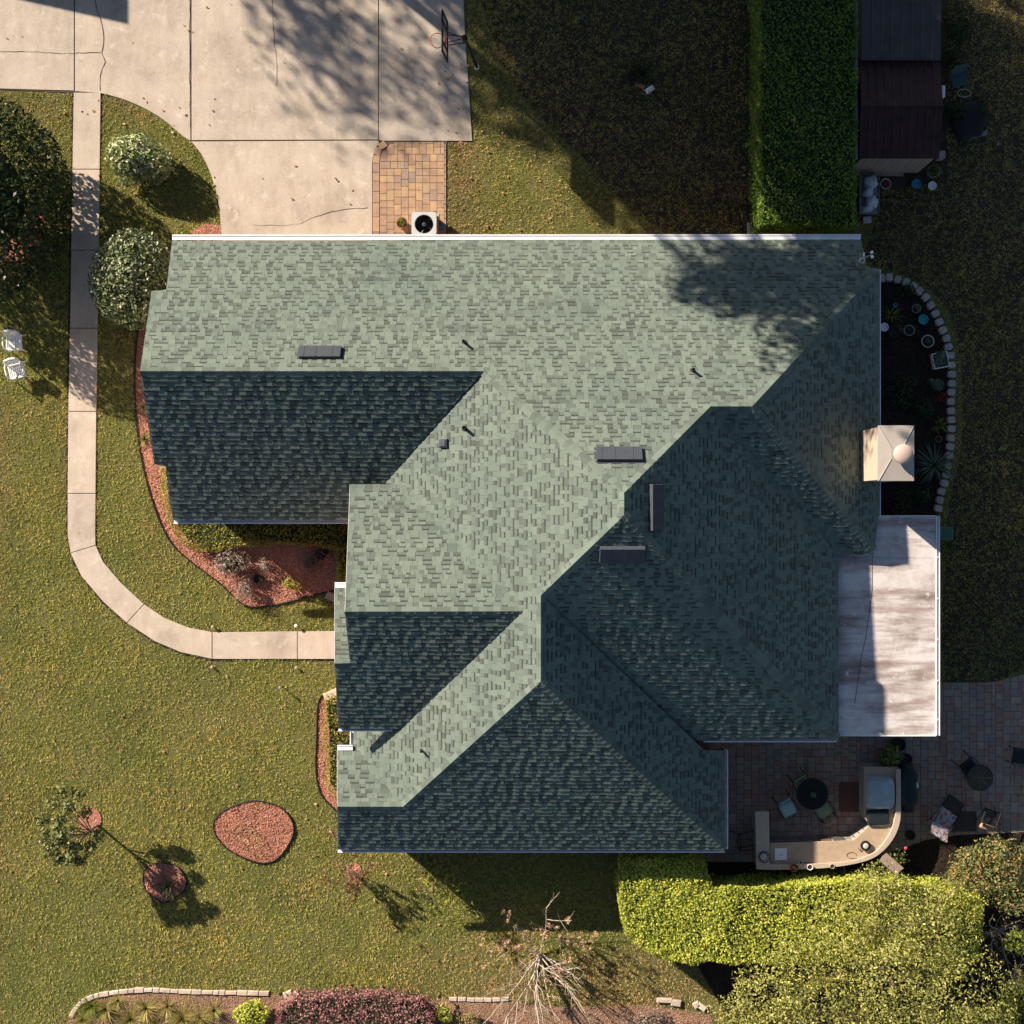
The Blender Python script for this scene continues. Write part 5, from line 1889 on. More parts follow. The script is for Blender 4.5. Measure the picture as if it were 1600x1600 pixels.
def hedge(name, label, polys, z1, n, leaf, m, group=None, cat='hedge', rough=.10, seed=1):
    """clipped hedge: dark core and a coat of leaves on its top and sides. polys: list of (photo polygon of the top)"""
    p0 = P(*polys[0][0], z1)
    o = thing(name, label, cat, (p0.x, p0.y, 0), 0, group)
    r = np.random.default_rng(seed)
    C, D = [], []
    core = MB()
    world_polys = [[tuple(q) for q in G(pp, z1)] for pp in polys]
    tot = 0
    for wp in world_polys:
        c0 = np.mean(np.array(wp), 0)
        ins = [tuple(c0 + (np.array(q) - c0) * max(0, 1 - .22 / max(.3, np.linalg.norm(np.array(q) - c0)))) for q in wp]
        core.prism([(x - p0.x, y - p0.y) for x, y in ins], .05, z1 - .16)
        xs_, ys_ = [q[0] for q in wp], [q[1] for q in wp]
        area = abs(sum(wp[i][0] * wp[(i + 1) % len(wp)][1] - wp[(i + 1) % len(wp)][0] * wp[i][1] for i in range(len(wp)))) / 2
        per = sum(math.dist(wp[i], wp[(i + 1) % len(wp)]) for i in range(len(wp)))
        k_top = int(n * area / (area + per * z1))
        x = r.uniform(min(xs_), max(xs_), k_top * 3)
        y = r.uniform(min(ys_), max(ys_), k_top * 3)
        k = pip(wp, x, y)
        x, y = x[k][:k_top], y[k][:k_top]
        lump = .5 * np.sin(x * 5.1 + 1.3 * np.sin(y * 3.7)) * np.cos(y * 4.3 + np.sin(x * 2.9)) + .5 * np.sin(x * 2.1 + y * 1.7)
        z = z1 + rough * .55 * lump + r.uniform(-rough * 1.3, rough * .5, len(x))
        C.append(np.stack([x, y, z], 1))
        D.append(np.tile([0, 0, 1.0], (len(x), 1)))
        for i in range(len(wp)):
            a, b = np.array(wp[i]), np.array(wp[(i + 1) % len(wp)])
            L_ = np.linalg.norm(b - a)
            ks = int((n - k_top) * L_ / per)
            if ks < 1:
                continue
            s = r.random(ks)
            nn = np.array([(b - a)[1], -(b - a)[0]]) / L_
            if np.dot(nn, (a + b) / 2 - c0) < 0:
                nn = -nn
            zz = z1 * r.random(ks) ** .6
            off = .10 * np.sin(s * L_ * 4.0 + zz * 3) * .5 + r.uniform(-.12, .06, ks)
            q = a + (b - a) * s[:, None] + nn * off[:, None]
            C.append(np.column_stack([q, zz]))
            D.append(np.tile([nn[0], nn[1], .35], (ks, 1)))
    C, D = np.concatenate(C), np.concatenate(D)
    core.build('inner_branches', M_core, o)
    leaves('foliage', C, D, leaf, m, o, .62, .55, 0, (p0.x, p0.y, 0))
    for wp in world_polys:
        for q in wp:
            NOGRASS_H.append(wp)
            break
    return o


NOGRASS_H = []
hedge('tall_hedge', 'tall clipped dark green hedge running up beside the shed', [[(1189, -120), (1339, -120), (1338, 352), (1190, 350), (1186, 200)]], 2.35, 34000, .085, L_hedN, seed=2)
hedge('clipped_hedge', 'bright clipped hedge with a block end below the patio', [
    [(972, 1352), (988, 1342), (1080, 1341), (1104, 1356), (1110, 1392), (1160, 1392), (1112, 1500), (1075, 1506), (1010, 1488), (978, 1455), (970, 1400)],
    [(1100, 1391), (1200, 1386), (1290, 1381), (1400, 1380), (1500, 1395), (1535, 1410), (1530, 1500), (1440, 1505), (1250, 1508), (1108, 1502)]], 1.75, 46000, .085, L_hedS, rough=.13, seed=3)
hedge('low_hedge', 'low clipped hedge under the south eave of the west wing', [[(249, 733), (268, 728), (275, 800), (300, 812), (420, 812), (548, 812), (548, 852), (522, 856), (480, 851), (395, 850), (340, 858), (310, 862), (283, 848), (264, 818), (252, 780)]], .75, 9000, .06, L_low, rough=.07, seed=4)
hedge('low_hedge', 'narrow low hedge against the entry wall by the mulch bed', [[(524, 856), (549, 852), (549, 914), (527, 914)]], .72, 2200, .06, L_low, rough=.06, seed=5)
hedge('low_hedge', 'low hedge filling the narrow bed by the front windows', [[(506, 1092), (530, 1088), (572, 1100), (572, 1250), (530, 1254), (512, 1235), (505, 1160)]], .60, 4200, .06, L_low, rough=.06, seed=6)


# ------------------------------------------------------------------ shrubs
L_cam = leaf_mat('variegated_leaves', [(.07, .10, .035), (.12, .155, .06), (.22, .24, .11), (.42, .41, .27), (.10, .135, .05)], .15, .35)
L_holly = leaf_mat('glossy_leaves', [(.035, .050, .020), (.06, .08, .034), (.11, .135, .06), (.28, .285, .19), (.05, .07, .028)], .12, .32)
L_purple = leaf_mat('purple_leaves', [(.16, .10, .10), (.26, .19, .17), (.36, .29, .25), (.22, .19, .15)], .25)
L_pink = leaf_mat('loropetalum_leaves', [(.24, .085, .115), (.36, .15, .175), (.46, .25, .24), (.29, .19, .15), (.21, .075, .095)], .3)
L_grey = leaf_mat('grey_leaves', [(.09, .09, .08), (.14, .14, .12), (.11, .10, .10)], .2)


def shrub(name, label, px, py, rad, zc, n, leaf, m, lumps=14, amp=.25, inner=.4, zmin=-.5, seed=1, aspect=.5, cat='shrub', spread=.7, stems=6, z_at=None, group=None):
    """px, py: photo position of the crown centre (height zc)"""
    p = P(px, py, zc)
    o = thing(name, label, cat, (p.x, p.y, 0), 0, group)
    c, d = lumpy(n, rad, lumps, amp, inner, zmin, seed)
    c = c + np.array([0, 0, zc])
    c = c[c[:, 2] > .03]
    d = d[:len(c)] if len(d) != len(c) else d
    leaves('foliage', c, d, leaf, m, o, aspect, spread, .15)
    r = random.Random(seed)
    st = MB()
    for k in range(stems):
        a = k * 6.283 / stems + r.uniform(-.3, .3)
        e = Vector((math.cos(a) * rad[0] * .6, math.sin(a) * rad[1] * .6, zc + rad[2] * r.uniform(.1, .5)))
        st.tube([(0, 0, 0), (e.x * .4, e.y * .4, e.z * .5), e], [.035 * rad[0] + .012, .02 * rad[0] + .008, .006], 5)
    st.build('branch', M_bark, o)
    if rad[2] > .4:
        bm = bmesh.new()
        bmesh.ops.create_icosphere(bm, subdivisions=2, radius=1)
        bmesh.ops.transform(bm, matrix=Matrix.Translation((0, 0, zc)) @ Matrix.Diagonal((rad[0] * .58, rad[1] * .58, rad[2] * .6, 1)), verts=bm.verts)
        me = bpy.data.meshes.new('inner_branches')
        bm.to_mesh(me)
        bm.free()
        me.materials.append(M_core)
        inst('inner_branches', me, o)
    return o


shrub('round_shrub', 'round pale-leaved shrub in the lawn between walkway and driveway curve', 216, 251, (1.02, .92, .75), .75, 2600, .14, L_cam, 22, .3, .35, -.6, 31)
shrub('round_shrub', 'large glossy round shrub at the west wing corner shading the roof', 208, 436, (1.32, 1.55, 1.15), 1.75, 6500, .135, L_holly, 30, .26, .3, -.8, 32)
shrub('low_shrub', 'small green shrub at the roof corner by the driveway', 288, 371, (.42, .3, .28), .3, 260, .10, L_lime, 8, .3, .5, -.3, 33)
shrub('big_evergreen', 'big dark evergreen cut by the left picture edge', -36, 312, (2.75, 3.1, 1.95), 2.2, 15000, .17, leaf_mat('magnolia_leaves', [(.014, .026, .009), (.024, .042, .014), (.036, .058, .018), (.055, .080, .025)], .15, .35), 40, .35, .3, -.9, 34, .5, 'tree', .8)
shrub('purple_shrub', 'largest spiky purple-grey shrub in the front mulch bed', 362, 880, (.60, .50, .42), .42, 900, .10, L_purple, 26, .55, .6, -.3, 35, .3)
shrub('purple_shrub', 'rosy purple shrub at the pointed edge of the front mulch bed', 384, 921, (.46, .48, .38), .36, 650, .10, L_purple, 20, .5, .6, -.3, 36, .3)
shrub('purple_shrub', 'slim pale purple shrub between the two larger ones', 415, 884, (.24, .36, .35), .34, 260, .10, L_purple, 14, .55, .6, -.3, 37, .3)
shrub('green_shrub', 'sparse olive shrub in the middle of the front mulch bed', 456, 912, (.40, .36, .30), .28, 320, .10, L_low, 14, .5, .6, -.3, 38, .35)
shrub('grey_shrub', 'grey-leaved shrub beside the terracotta pot in the mulch bed', 487, 878, (.46, .42, .30), .26, 420, .09, L_grey, 14, .5, .6, -.3, 39, .35)
pot('plant_pot', 'round black pot between the purple shrubs', 404, 905, .16, .22, M_blackp)
pot('plant_pot', 'black pot at the shaded corner of the front mulch bed', 501, 867, .17, .24, M_blackp)
pot('plant_pot', 'terracotta pot leaning behind the black pot in the mulch bed', 509, 861, .14, .20, M_terra)
tag(MB().bbox((0, 0, .06), (.60, .26, .12), -.42, .015).build('splash_block', mat('brown_grey_block', (.30, .24, .21), .9), None, False, P(523, 934)), 'grey-brown splash block sticking out from the entry roof', 'splash block')
tag(MB().bbox((0, 0, .06), (.70, .26, .12), .42, .015).build('splash_block', mat('tan_block', (.55, .44, .34), .9), None, False, P(522, 1083)), 'tan splash block at the top of the narrow front bed', 'splash block')
strap_plant('daylily', 'light green strappy clump by the west gable wall', 226, 686, 30, .42, .035, L_lime, spread=1.0, seed=21)
strap_plant('daylily', 'orange-tinged strappy clump above the other one by the west gable', 224, 637, 26, .34, .03, L_straw, spread=1.0, seed=22)
strap_plant('grass_clump', 'dark green grassy clump in the small round mulch bed', 264, 1384, 110, .62, .03, leaf_mat('clump_leaves', [(.05, .06, .03), (.09, .10, .05), (.16, .15, .08), (.22, .17, .10)], .2), spread=1.1, seed=23)
# weeds in the island
c = []
isw = G(isl)
xs_, ys_ = [q[0] for q in isw], [q[1] for q in isw]
x, y = rng.uniform(min(xs_), max(xs_), 900), rng.uniform(min(ys_), max(ys_), 900)
k = pip(isw, x, y) & ((np.sin(x * 3.1) + np.sin(y * 3.7 + x * 2)) > .5)
c = np.stack([x[k], y[k], np.full(k.sum(), .06)], 1)
tag(leaves('weeds', c, np.tile([0, 0, 1.0], (len(c), 1)), .10, L_straw, None, .4, .8), 'sparse straw-coloured weeds on the oval mulch island', 'weeds', kind='stuff')

# slender sapling with sparse clustered crown
def sapling():
    b = P(153, 1289)
    o = thing('sapling', 'slender sapling with sparse leaf clusters beside a round mulch patch', 'tree', (b.x, b.y, 0))
    r = random.Random(5)
    cl = [(100, 1235, 2.05), (122, 1241, 1.97), (81, 1256, 2.13), (107, 1262, 2.30), (66, 1282, 2.13), (90, 1296, 2.46), (72, 1305, 2.21), (98, 1312, 2.38), (84, 1330, 2.13), (110, 1340, 2.05), (118, 1325, 2.21), (131, 1268, 1.39), (140, 1324, 1.39), (152, 1308, 1.31), (92, 1343, 1.97), (106, 1300, 2.62), (75, 1320, 2.05), (95, 1280, 2.30), (124, 1345, 1.89), (88, 1312, 2.54)]
    trunk = MB()
    top = Vector((.0, .05, 1.95))
    trunk.tube([(0, 0, 0), (.02, .0, .9), (.0, .04, 1.45), top], [.05, .04, .03, .018], 7)
    C, D = [], []
    for (x, y, z) in cl:
        q = P(x, y, z) - Vector((b.x, b.y, 0))
        s = Vector((0.01, .03, max(.7, q.z - .9 - r.uniform(0, .5))))
        s.z = min(s.z, 1.9)
        trunk.tube([s, (s + q) / 2 + Vector((0, 0, .08)), q], [.018, .012, .006], 5)
        c_, d_ = lumpy(130, (.36, .34, .26), 6, .4, .8, -.9, int(x + y))
        C.append(c_ + np.array(q))
        D.append(d_)
    trunk.build('trunk', M_bark, o)
    leaves('crown', np.concatenate(C), np.concatenate(D), .15, leaf_mat('sapling_leaves', [(.05, .065, .02), (.08, .10, .03), (.13, .14, .05), (.20, .19, .10)], .25), o, .5, .8, .2)


sapling()


# ------------------------------------------------------------------ bigger trees and tangled shrubs at the lower right
def limb_tree(name, label, base, h, blobs, leaf, m, seed, per_m3=220, trunk_r=.14, cat='tree', bark=None, group=None, limbs=True):
    """base: world xy. blobs: (world x, y, z, rx, ry, rz)"""
    o = thing(name, label, cat, (base[0], base[1], 0), 0, group)
    tr_ = MB()
    tr_.tube([(0, 0, 0), (.04, .03, h * .35), (0, .06, h * .7), (.02, .02, h * .92)], [trunk_r, trunk_r * .8, trunk_r * .5, trunk_r * .2], 8)
    C, D = [], []
    r = random.Random(seed)
    for k, (x, y, z, rx, ry, rz_) in enumerate(blobs):
        q = Vector((x - base[0], y - base[1], z))
        s = Vector((0, 0, min(h * .8, max(h * .2, z * r.uniform(.35, .6)))))
        tr_.tube([s, s.lerp(q, .5) + Vector((r.uniform(-.2, .2), r.uniform(-.2, .2), .1 * h * .3)), q], [trunk_r * .42, trunk_r * .25, trunk_r * .08], 6)
        for j in range(4):
            e = q + Vector((r.uniform(-1, 1) * rx * .7, r.uniform(-1, 1) * ry * .7, r.uniform(-.4, .7) * rz_))
            tr_.tube([s.lerp(q, .75), e], [trunk_r * .12, .008], 4)
        n_ = int(per_m3 * (rx * ry + rx * rz_ + ry * rz_))
        c_, d_ = lumpy(n_, (rx, ry, rz_), 22, .5, .5, -1, seed * 31 + k)
        C.append(c_ + np.array(q))
        D.append(d_)
    tr_.build('trunk', bark or M_bark, o)
    leaves('crown', np.concatenate(C), np.concatenate(D), leaf, m, o, .48, .8, .3)
    return o


L_oak = leaf_mat('olive_tree_leaves', [(.115, .120, .028), (.185, .180, .048), (.255, .235, .075), (.27, .26, .09), (.10, .115, .028), (.07, .08, .02)], .35)


def blob(px, py, z, rp, rz_=None):
    p = P(px, py, z)
    r_ = rp * (HC - z) / F
    return (p.x, p.y, z, r_, r_, rz_ or r_ * .75)


limb_tree('broad_tree', 'broad olive-green tree crown filling the lower right corner', P(1350, 1480).xy, 4.2,
          [blob(1185, 1560, 2.6, 62), blob(1250, 1520, 3.0, 66), blob(1300, 1575, 3.4, 72), blob(1330, 1470, 3.2, 70), blob(1390, 1530, 3.9, 82), blob(1400, 1430, 3.0, 68), blob(1370, 1385, 2.4, 42), blob(1460, 1475, 3.5, 74), blob(1490, 1560, 3.8, 84), blob(1230, 1610, 3.0, 70), blob(1400, 1620, 3.8, 90), blob(1530, 1620, 3.6, 80), blob(1475, 1410, 2.5, 46), blob(1150, 1600, 2.2, 45)],
          .105, L_oak, 3, 460)
limb_tree('flowering_shrub', 'green shrub with orange blossoms at the right below the patio', P(1545, 1345).xy, 1.8,
          [blob(1520, 1345, 1.5, 34), blob(1560, 1335, 1.7, 36), blob(1500, 1368, 1.3, 26), blob(1555, 1375, 1.7, 38), blob(1580, 1400, 1.6, 32), blob(1595, 1345, 1.5, 24)],
          .115, leaf_mat('shrub_blossom_leaves', [(.06, .09, .03), (.10, .13, .05), (.17, .19, .08), (.24, .22, .07), (.08, .11, .04), (.12, .15, .06), (.38, .20, .07)], .3), 5, 800, .05, 'shrub')
limb_tree('yellow_shrub', 'yellow-green small-leaved shrub beside the blossoming shrub', P(1505, 1410).xy, 1.9,
          [blob(1500, 1425, 1.9, 30), blob(1525, 1410, 1.7, 24), blob(1520, 1440, 1.8, 22)], .09, L_hedS, 6, 380, .04, 'shrub')
limb_tree('rose_bush', 'small rose bush with a pink flower above the bar curve corner', P(1396, 1334).xy, 1.0,
          [blob(1388, 1350, .9, 24), blob(1405, 1338, .9, 16), blob(1365, 1362, .9, 20)], .09, leaf_mat('rose_leaves', [(.06, .08, .02), (.11, .14, .03), (.17, .19, .05)], .3), 7, 420, .025, 'shrub')
p = P(1415, 1325, 1.05)
tag(MB().lathe([(0, -.03), (.05, 0), (.055, .03), (.02, .05), (0, .05)], (0, 0, 0), 10).build('rose_flower', mat('pink_petal', (.65, .05, .16), .6), None, False, p), 'single pink flower on the rose bush by the bar', 'flower')
limb_tree('right_edge_shrub', 'green shrub cut by the lower right picture edge', P(1625, 1450).xy, 2.0,
          [blob(1600, 1550, 1.8, 34), blob(1612, 1400, 1.5, 26), blob(1590, 1470, 1.6, 22), blob(1575, 1590, 1.8, 30)], .11, L_lime, 8, 700, .04, 'shrub')


def bare_twigs(name, label, px, py, n, L, seed, m, lean=(0, 0), tips=None, r0=.022, spread=1.0, cat='shrub', sub=4, dirs=None):
    p = P(px, py)
    o = thing(name, label, cat, (p.x, p.y, 0))
    r = random.Random(seed)
    mb = MB()
    ends = []

    def grow(a, d, l_, rad, lev):
        pts = [a]
        dd = Vector(d)
        k = 4
        for i in range(k):
            dd = (dd + Vector((r.uniform(-.22, .22), r.uniform(-.22, .22), r.uniform(-.10, .16)))).normalized()
            pts.append(pts[-1] + dd * l_ / k)
        for q in pts:
            q.z = max(q.z, .02)
        mb.tube(pts, [rad * (1 - .75 * i / k) for i in range(k + 1)], 5 if lev == 0 else 4)
        ends.append(pts[-1])
        if lev < 2:
            for j in range(sub if lev == 0 else 3):
                i = r.randint(1, k)
                nd = (dd + Vector((r.uniform(-.9, .9), r.uniform(-.9, .9), r.uniform(-.2, .5)))).normalized()
                grow(pts[i].copy(), nd, l_ * r.uniform(.3, .55), rad * .5, lev + 1)

    for i in range(n):
        a = i * 6.283 / n + r.uniform(-.4, .4)
        e = r.uniform(.3, .95) * spread
        d = Vector((math.cos(a) * math.sin(e) + lean[0], math.sin(a) * math.sin(e) + lean[1], math.cos(e))).normalized()
        if dirs:
            d = Vector(dirs[i % len(dirs)]).normalized()
        grow(Vector((r.uniform(-.06, .06), r.uniform(-.06, .06), 0)), d, L * r.uniform(.6, 1.1), r0 * r.uniform(.7, 1.2), 0)
    mb.build('branch', m, o)
    if tips:
        C, D = [], []
        for q in ends:
            if r.random() < tips[1]:
                c_, d_ = lumpy(tips[2], (tips[3], tips[3], tips[3] * 1.3), 4, .3, .8, -1, r.randint(0, 9999))
                C.append(c_ + np.array(q))
                D.append(d_)
        if C:
            leaves(tips[5] if len(tips) > 5 else 'foliage', np.concatenate(C), np.concatenate(D), tips[4], tips[0], o, .5, .9, .1)
    return o


L_seed = leaf_mat('seed_heads', [(.30, .17, .12), (.42, .26, .19), (.50, .36, .27)], .3)
L_sprig = leaf_mat('sprig_leaves', [(.20, .17, .06), (.28, .23, .10), (.34, .25, .14), (.17, .17, .05)], .3)
bare_twigs('crepe_myrtle', 'bare pale-branched crepe myrtle spreading over the bottom edge', 843, 1492, 13, 2.7, 14, M_paleb, (.0, -.12), (L_sprig, .22, 7, .12, .09), .034, 1.25, 'tree', 5)
bare_twigs('seedhead_stems', 'upright stems with tan seed heads rising out of the house shadow', 872, 1466, 9, 1.75, 15, M_bark, (.05, .10), (L_seed, .75, 22, .10, .075, 'seed_heads'), .013, .85, 'shrub', 2)
bare_twigs('seedhead_stems', 'two seed-headed stems standing apart at the left of the house shadow', 790, 1462, 4, 1.5, 16, M_bark, (-.25, .22), (L_seed, .7, 22, .10, .075, 'seed_heads'), .012, .6, 'shrub', 2)
bare_twigs('bare_shrub', 'tangle of bare brown twigs at the right edge below the blossoms', 1558, 1452, 14, 1.7, 17, M_paleb, (0, -.1), (L_sprig, .15, 8, .12, .09), .018, 1.1)
bare_twigs('bare_shrub', 'second tangle of bare twigs lower down the right edge', 1585, 1515, 12, 1.6, 18, M_paleb, (.1, -.1), (L_sprig, .2, 8, .12, .09), .018, 1.1)
limb_tree('leafy_bush', 'sparse green bush at the shadow edge below the south eave', P(700, 1372).xy, 1.4,
          [blob(672, 1372, 1.0, 22, .3), blob(690, 1395, 1.1, 24, .3), blob(712, 1412, 1.1, 24, .3), blob(722, 1432, 1.0, 16, .25), blob(705, 1375, 1.3, 22, .3)], .11, L_low, 9, 240, .03, 'shrub')
bare_twigs('rose_stem_bush', 'thin red-tipped bush on a small mulch patch in the south lawn', 553, 1364, 9, 1.35, 19, M_bark, (0, 0), (leaf_mat('rusty_leaves', [(.20, .10, .05), (.30, .16, .08), (.16, .15, .05), (.34, .20, .12)], .3), .55, 12, .10, .09), .012, .55, 'shrub', 4)

# bottom bed
hedge('loropetalum_hedge', 'low purple-leaved hedge along the bottom edge', [[(432, 1580), (455, 1562), (520, 1556), (600, 1558), (660, 1566), (676, 1590), (676, 1680), (430, 1680)]], .95, 9500, .075, L_pink, rough=.12, seed=8)
shrub('green_bush', 'bright green feathery bush beside the purple hedge', 392, 1583, (.72, .52, .5), .55, 1700, .10, L_hedS, 16, .35, .5, -.5, 51)
strap_plant('ornamental_grass', 'yellow tuft at the left end of the bottom bed', 143, 1572, 150, .7, .024, L_lime, spread=1.0, seed=31)
strap_plant('ornamental_grass', 'straw-coloured grass clump in the middle of the bottom bed', 285, 1590, 240, 1.1, .024, L_straw, spread=1.1, seed=32)
strap_plant('ornamental_grass', 'straw-coloured clump left of the middle grass in the bottom bed', 205, 1592, 180, .95, .024, L_straw, spread=1.1, seed=33)
strap_plant('ornamental_grass', 'faded grassy clump cut by the bottom edge', 245, 1604, 160, .9, .024, L_straw, spread=1.1, seed=34)
for k, (x, y, nb, L_, lb) in enumerate([(165, 1576, 70, .5, 'yellowish grass clump second from the left in the bottom bed'), (185, 1563, 50, .4, 'thin straw clump against the bottom bed edging'), (228, 1575, 80, .5, 'pale straw clump under the middle of the stone edging'), (262, 1572, 60, .45, 'short straw clump right of the pale one in the bottom bed'), (312, 1590, 90, .6, 'green-gold clump right of the middle grass in the bottom bed'), (335, 1578, 60, .45, 'small straw clump left of the bright green bush'), (130, 1592, 60, .45, 'straw clump at the bottom left corner of the bed')]):
    strap_plant('ornamental_grass', lb, x, y, nb * 2, L_ * 1.5, .024, L_straw, spread=1.1, seed=70 + k)
shrub('yellow_bush', 'small yellow-leaved bush at the right end of the purple hedge', 692, 1584, (.42, .40, .3), .35, 420, .10, L_hedS, 10, .4, .5, -.5, 52)
shrub('brown_bush', 'brown straggly bush right of the small yellow bush', 735, 1592, (.5, .4, .3), .3, 420, .09, L_sprig, 12, .5, .6, -.5, 53)
shrub('brown_bush', 'purple-brown low bush at the bottom edge right of the crepe myrtle', 1010, 1595, (1.0, .5, .3), .25, 900, .09, L_purple, 14, .5, .6, -.5, 54, .35)

# edging stones of the bottom bed: one piece each
edg = thing('stone_edging', 'row of pale flat edging stones along the bottom bed', 'stone edging')
M_est = paver_mat('edging_stones', [(.46, .38, .31), (.52, .44, .36), (.42, .35, .30), (.50, .40, .33), (.55, .48, .40)])
pts = [P(q[0], q[1]).xy for q in bezpoly([(112, 1588), (122, 1570), (140, 1559), (160, 1553), (190, 1549), (230, 1546), (300, 1549), (400, 1551), (425, 1552)], 12, False)]
acc, last, i = 0, pts[0], 0
r = random.Random(9)
want = .25
for a, b in zip(pts[:-1], pts[1:]):
    acc += (b - a).length
    if acc > want:
        q = (last + b) / 2
        d = b - last
        o = MB().bbox((0, 0, .045), (d.length - .015, r.uniform(.13, .19), .09), 0, .02).build('stone', M_est, edg, False, (q.x, q.y, r.uniform(-.005, .01)))
        o.rotation_euler = (0, 0, math.atan2(d.y, d.x) + r.uniform(-.06, .06))
        acc, last, want = 0, b, r.uniform(.16, .34)
ed2 = thing('stone_edging', 'short run of pale edging stones right of the purple hedge', 'stone edging')
for i, x in enumerate((708, 722, 736, 749, 762, 776, 789)):
    o = MB().bbox((0, 0, .04), (.27, .14, .08), r.uniform(-.1, .1), .02).build('stone', M_est, ed2, False, P(x, 1561 + r.uniform(-1, 1)))
for (x, y, w, l_, rz_, lb) in ((452, 1555, .30, .34, .4, 'rough pale rock beside the black path light'), (463, 1551, .18, .16, .2, 'small pinkish stone next to the rough pale rock'), (1038, 1562, .52, .16, -.05, 'long pale brick lying flat near the hedge shadow'), (1056, 1566, .34, .22, -.15, 'tan block at the end of the long pale brick'), (1088, 1569, .22, .2, .5, 'grey stone left of the tilted tan brick'), (1096, 1572, .32, .2, -.6, 'tilted tan brick near the broad tree shadow')):
    tag(MB().bbox((0, 0, .06), (w, l_, .12), rz_, .025).build('loose_stone', M_est, None, False, P(x, y)), lb, 'stone')

# ------------------------------------------------------------------ trees outside the frame whose shade falls into it
L_shade = leaf_mat('shade_tree_leaves', [(.03, .05, .014), (.05, .08, .02), (.08, .11, .03)], .15)


def shade_tree(label, tx, ty, zc, rad, n, seed, tz=0.0, leaf=.34, rzf=.6, blobs=9, trunk_h=None):
    """crown placed so that its shadow centre falls on photo pixel (tx, ty) at height tz"""
    T = P(tx, ty, tz)
    k = (zc - tz) / SUN_TAN
    c = Vector((T.x, T.y, 0)) - SH * k
    r = random.Random(seed)
    bl = []
    for i in range(blobs):
        a = r.uniform(0, 6.283)
        q = math.sqrt(r.random()) * rad * .72
        bl.append((c.x + q * math.cos(a), c.y + q * math.sin(a), zc + r.uniform(-1, 1) * rad * rzf * .6, rad * r.uniform(.30, .48), rad * r.uniform(.30, .48), rad * r.uniform(.22, .34)))
    bs = Vector((c.x, max(c.y, P(0, -170).y)))
    return limb_tree('shade_tree', label, (bs.x, bs.y), zc * 1.02, bl, leaf, L_shade, seed, n, .22, 'tree', None, 'tall trees north of the plot')


shade_tree('tall tree beyond the top edge dappling the driveway by the hoop', 570, 40, 11.5, 4.2, 26, 61, leaf=.30, blobs=12)
shade_tree('tall tree beyond the top edge shading the lawn by the hoop', 800, 0, 12.0, 3.6, 70, 62, blobs=14)
shade_tree('tall tree beyond the top edge darkening the north lawn centre', 930, 100, 12.5, 4.4, 80, 63, blobs=18)
shade_tree('tall tree beyond the top edge shading the lawn near the hedge', 1090, 180, 12.0, 4.6, 80, 64, blobs=20)
shade_tree('tall tree beyond the top edge shading the tall hedge', 1260, 120, 12.5, 4.6, 60, 65, blobs=16)
shade_tree('tall tree beyond the top edge shading the shed', 1440, 120, 12.0, 4.8, 60, 66, blobs=16)
shade_tree('tall tree beyond the top edge shading the right-hand lawn', 1600, 260, 12.5, 5.2, 60, 67, blobs=16)
shade_tree('tall tree beyond the top edge shading the north-east roof corner', 1180, 412, 15.0, 2.9, 60, 68, tz=3.0, blobs=9)
shade_tree('tall tree beyond the top edge shading the far right lawn', 1650, 560, 12.5, 4.8, 80, 69, blobs=20)

shade_tree('tall tree beyond the top edge shading the lawn right of the stone border', 1628, 770, 13.0, 4.2, 90, 70, blobs=20)
shade_tree('tall tree beyond the top edge shading the lawn below the hedge end', 1060, 290, 13.0, 3.0, 70, 71, blobs=10)
shade_tree('tall tree beyond the top edge shading the top of the hedge', 1180, -30, 12.5, 4.4, 70, 72, blobs=16)

# neighbouring garage corner whose shadow reaches the driveway
T = P(196, 34)
zt_ = 4.2
c = Vector((T.x, T.y, 0)) - SH * (zt_ / SUN_TAN)
ng = thing('neighbour_garage', 'neighbouring garage beyond the top left whose shadow tips the driveway', 'garage', (c.x, c.y, 0))
zl_ = zt_ - 1.2
MB().add([(0, 0, 0), (-5, 0, 0), (-5, 7, 0), (0, 7, 0), (0, 0, zt_), (-5, 0, zl_), (-5, 7, zl_), (0, 7, zt_)], [(0, 1, 5, 4), (1, 2, 6, 5), (2, 3, 7, 6), (3, 0, 4, 7), (4, 5, 6, 7), (3, 2, 1, 0)]).build('wall', M_cream, ng)
MB().add([(.02, -.02, zt_ + .01), (-5.2, -.02, zl_ - .04), (-5.2, 7.1, zl_ - .04), (.02, 7.1, zt_ + .01), (.02, -.02, zt_ + .10), (-5.2, -.02, zl_ + .06), (-5.2, 7.1, zl_ + .06), (.02, 7.1, zt_ + .10)], [(0, 1, 5, 4), (1, 2, 6, 5), (2, 3, 7, 6), (3, 0, 4, 7), (4, 5, 6, 7), (3, 2, 1, 0)]).build('roof', M_greym, ng)

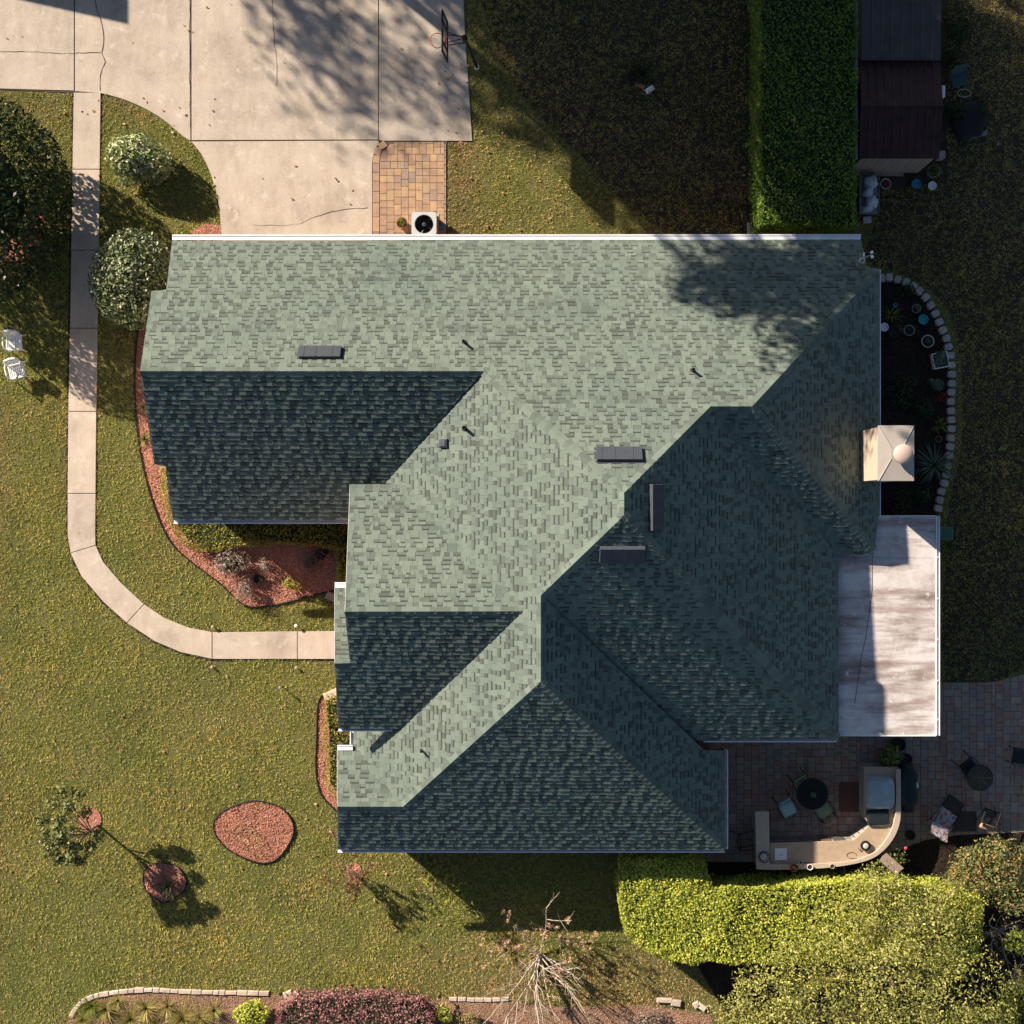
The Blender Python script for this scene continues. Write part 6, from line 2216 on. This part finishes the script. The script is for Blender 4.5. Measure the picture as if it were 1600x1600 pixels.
# ------------------------------------------------------------------ grass
def grow_grass():
    xa, xb = P(-40, 0).x, P(1640, 0).x
    ya, yb = P(0, 1640).y, P(0, -40).y
    nt = 185000                                   # tufts of seven blades
    n = nt * 7
    x = np.repeat(rng.uniform(xa, xb, nt), 7)
    y = np.repeat(rng.uniform(ya, yb, nt), 7)
    ox, oy = rng.normal(0, .028, n), rng.normal(0, .028, n)
    x, y = x + ox, y + oy
    tall = np.repeat(rng.uniform(.55, 1.5, nt), 7)
    tdry = np.repeat(rng.normal(0, .16, nt), 7)
    keep = np.ones(n, bool)
    for poly in NOGRASS + NOGRASS_H:
        xs_ = np.array([q[0] for q in poly])
        ys_ = np.array([q[1] for q in poly])
        bx = (x > xs_.min()) & (x < xs_.max()) & (y > ys_.min()) & (y < ys_.max()) & keep
        idx = np.nonzero(bx)[0]
        ins = pip(poly, x[idx], y[idx])
        keep[idx[ins]] = False
    px = XN + x * F / HC
    py = YN - y * F / HC
    # patchiness
    f = lambda a, b, s: np.sin(px / a + 1.7 * np.sin(py / b + s)) * np.cos(py / a * 1.1 + 1.3 * np.sin(px / b + 2 * s))
    patch = .5 * f(37, 61, 1) + .35 * f(15, 23, 4) + .3 * f(97, 140, 2)
    north = np.clip((px - 690) / 40, 0, 1) * np.clip((420 - py) / 30, 0, 1)
    east = np.clip((px - 1380) / 30, 0, 1) * np.clip((1080 - py) / 30, 0, 1)
    brown = np.clip((px - 560) / 160, 0, 1) * np.clip((py - 1455) / 50, 0, 1)
    bare = np.exp(-((px - 722) / 26) ** 2) * (py > 215) * (py < 400)
    leftdry = np.clip((30 - px) / 45, 0, 1) * (py > 600)
    nw = (px < 350) * (py < 420)
    dens = 1 - .50 * np.maximum(north * (1 - bare) * np.clip((px - 760) / 120, 0, 1), east) - .12 * brown
    keep &= rng.random(n) < dens
    dry = .15 + .36 * patch + .35 * north * .6 + .85 * brown * (.75 + .5 * patch) + .8 * bare + .5 * leftdry + .35 * nw * (py < 190)
    dry = np.clip(dry + tdry + rng.normal(0, .08, n), 0, 1)
    x, y, dry, patch, tall, ox, oy = (q[keep] for q in (x, y, dry, patch, tall, ox, oy))
    n = len(x)
    L = rng.uniform(.045, .085, n) * (1 + .15 * patch) * tall
    a = np.arctan2(oy, ox) + rng.normal(0, .7, n)
    lean = rng.uniform(.5, 1.32, n)
    d = np.stack([np.cos(a) * np.sin(lean), np.sin(a) * np.sin(lean), np.cos(lean)], 1)
    w = np.stack([-np.sin(a), np.cos(a), np.zeros(n)], 1) * rng.uniform(.009, .018, n)[:, None]
    b = np.stack([x, y, np.zeros(n)], 1)
    v = np.stack([b - w, b + w, b + d * L[:, None]], 1).reshape(-1, 3)
    me = np_mesh('grass', v, 3, M_grass, {'dry': dry})
    o = inst('grass', me)
    tag(o, 'mown lawn grass, green with straw patches', 'grass', kind='stuff')
    return n


print('grass blades', grow_grass())

# fallen leaves
L_fall = leaf_mat('fallen_leaf', [(.30, .13, .06), (.38, .20, .10), (.45, .28, .16), (.22, .11, .07), (.50, .34, .22)], .1, .8)
C = []
for (x0, x1, y0, y1, n) in ((700, 960, 60, 370, 150), (960, 1190, 0, 360, 70), (60, 340, 145, 340, 60), (0, 540, 1040, 1540, 60), (540, 1000, 1340, 1560, 60), (1480, 1600, 0, 420, 60), (0, 740, 0, 220, 14), (300, 590, 220, 370, 8), (1300, 1600, 1180, 1310, 26)):
    xx, yy = rng.uniform(x0, x1, n), rng.uniform(y0, y1, n)
    for q in zip(xx, yy):
        p = P(*q)
        C.append((p.x, p.y, .055))
C = np.array(C)
hp = np.array([q for q in G([(285, 380), (1350, 380), (1350, 1150), (1130, 1320), (530, 1320), (530, 930), (285, 800)])])
C = C[~pip([tuple(q) for q in hp], C[:, 0], C[:, 1])]
tag(leaves('fallen_leaves', C, np.tile([0, 0, 1.0], (len(C), 1)), .11, L_fall, None, .7, .35), 'scattered brown and tan fallen leaves', 'leaves', kind='stuff')
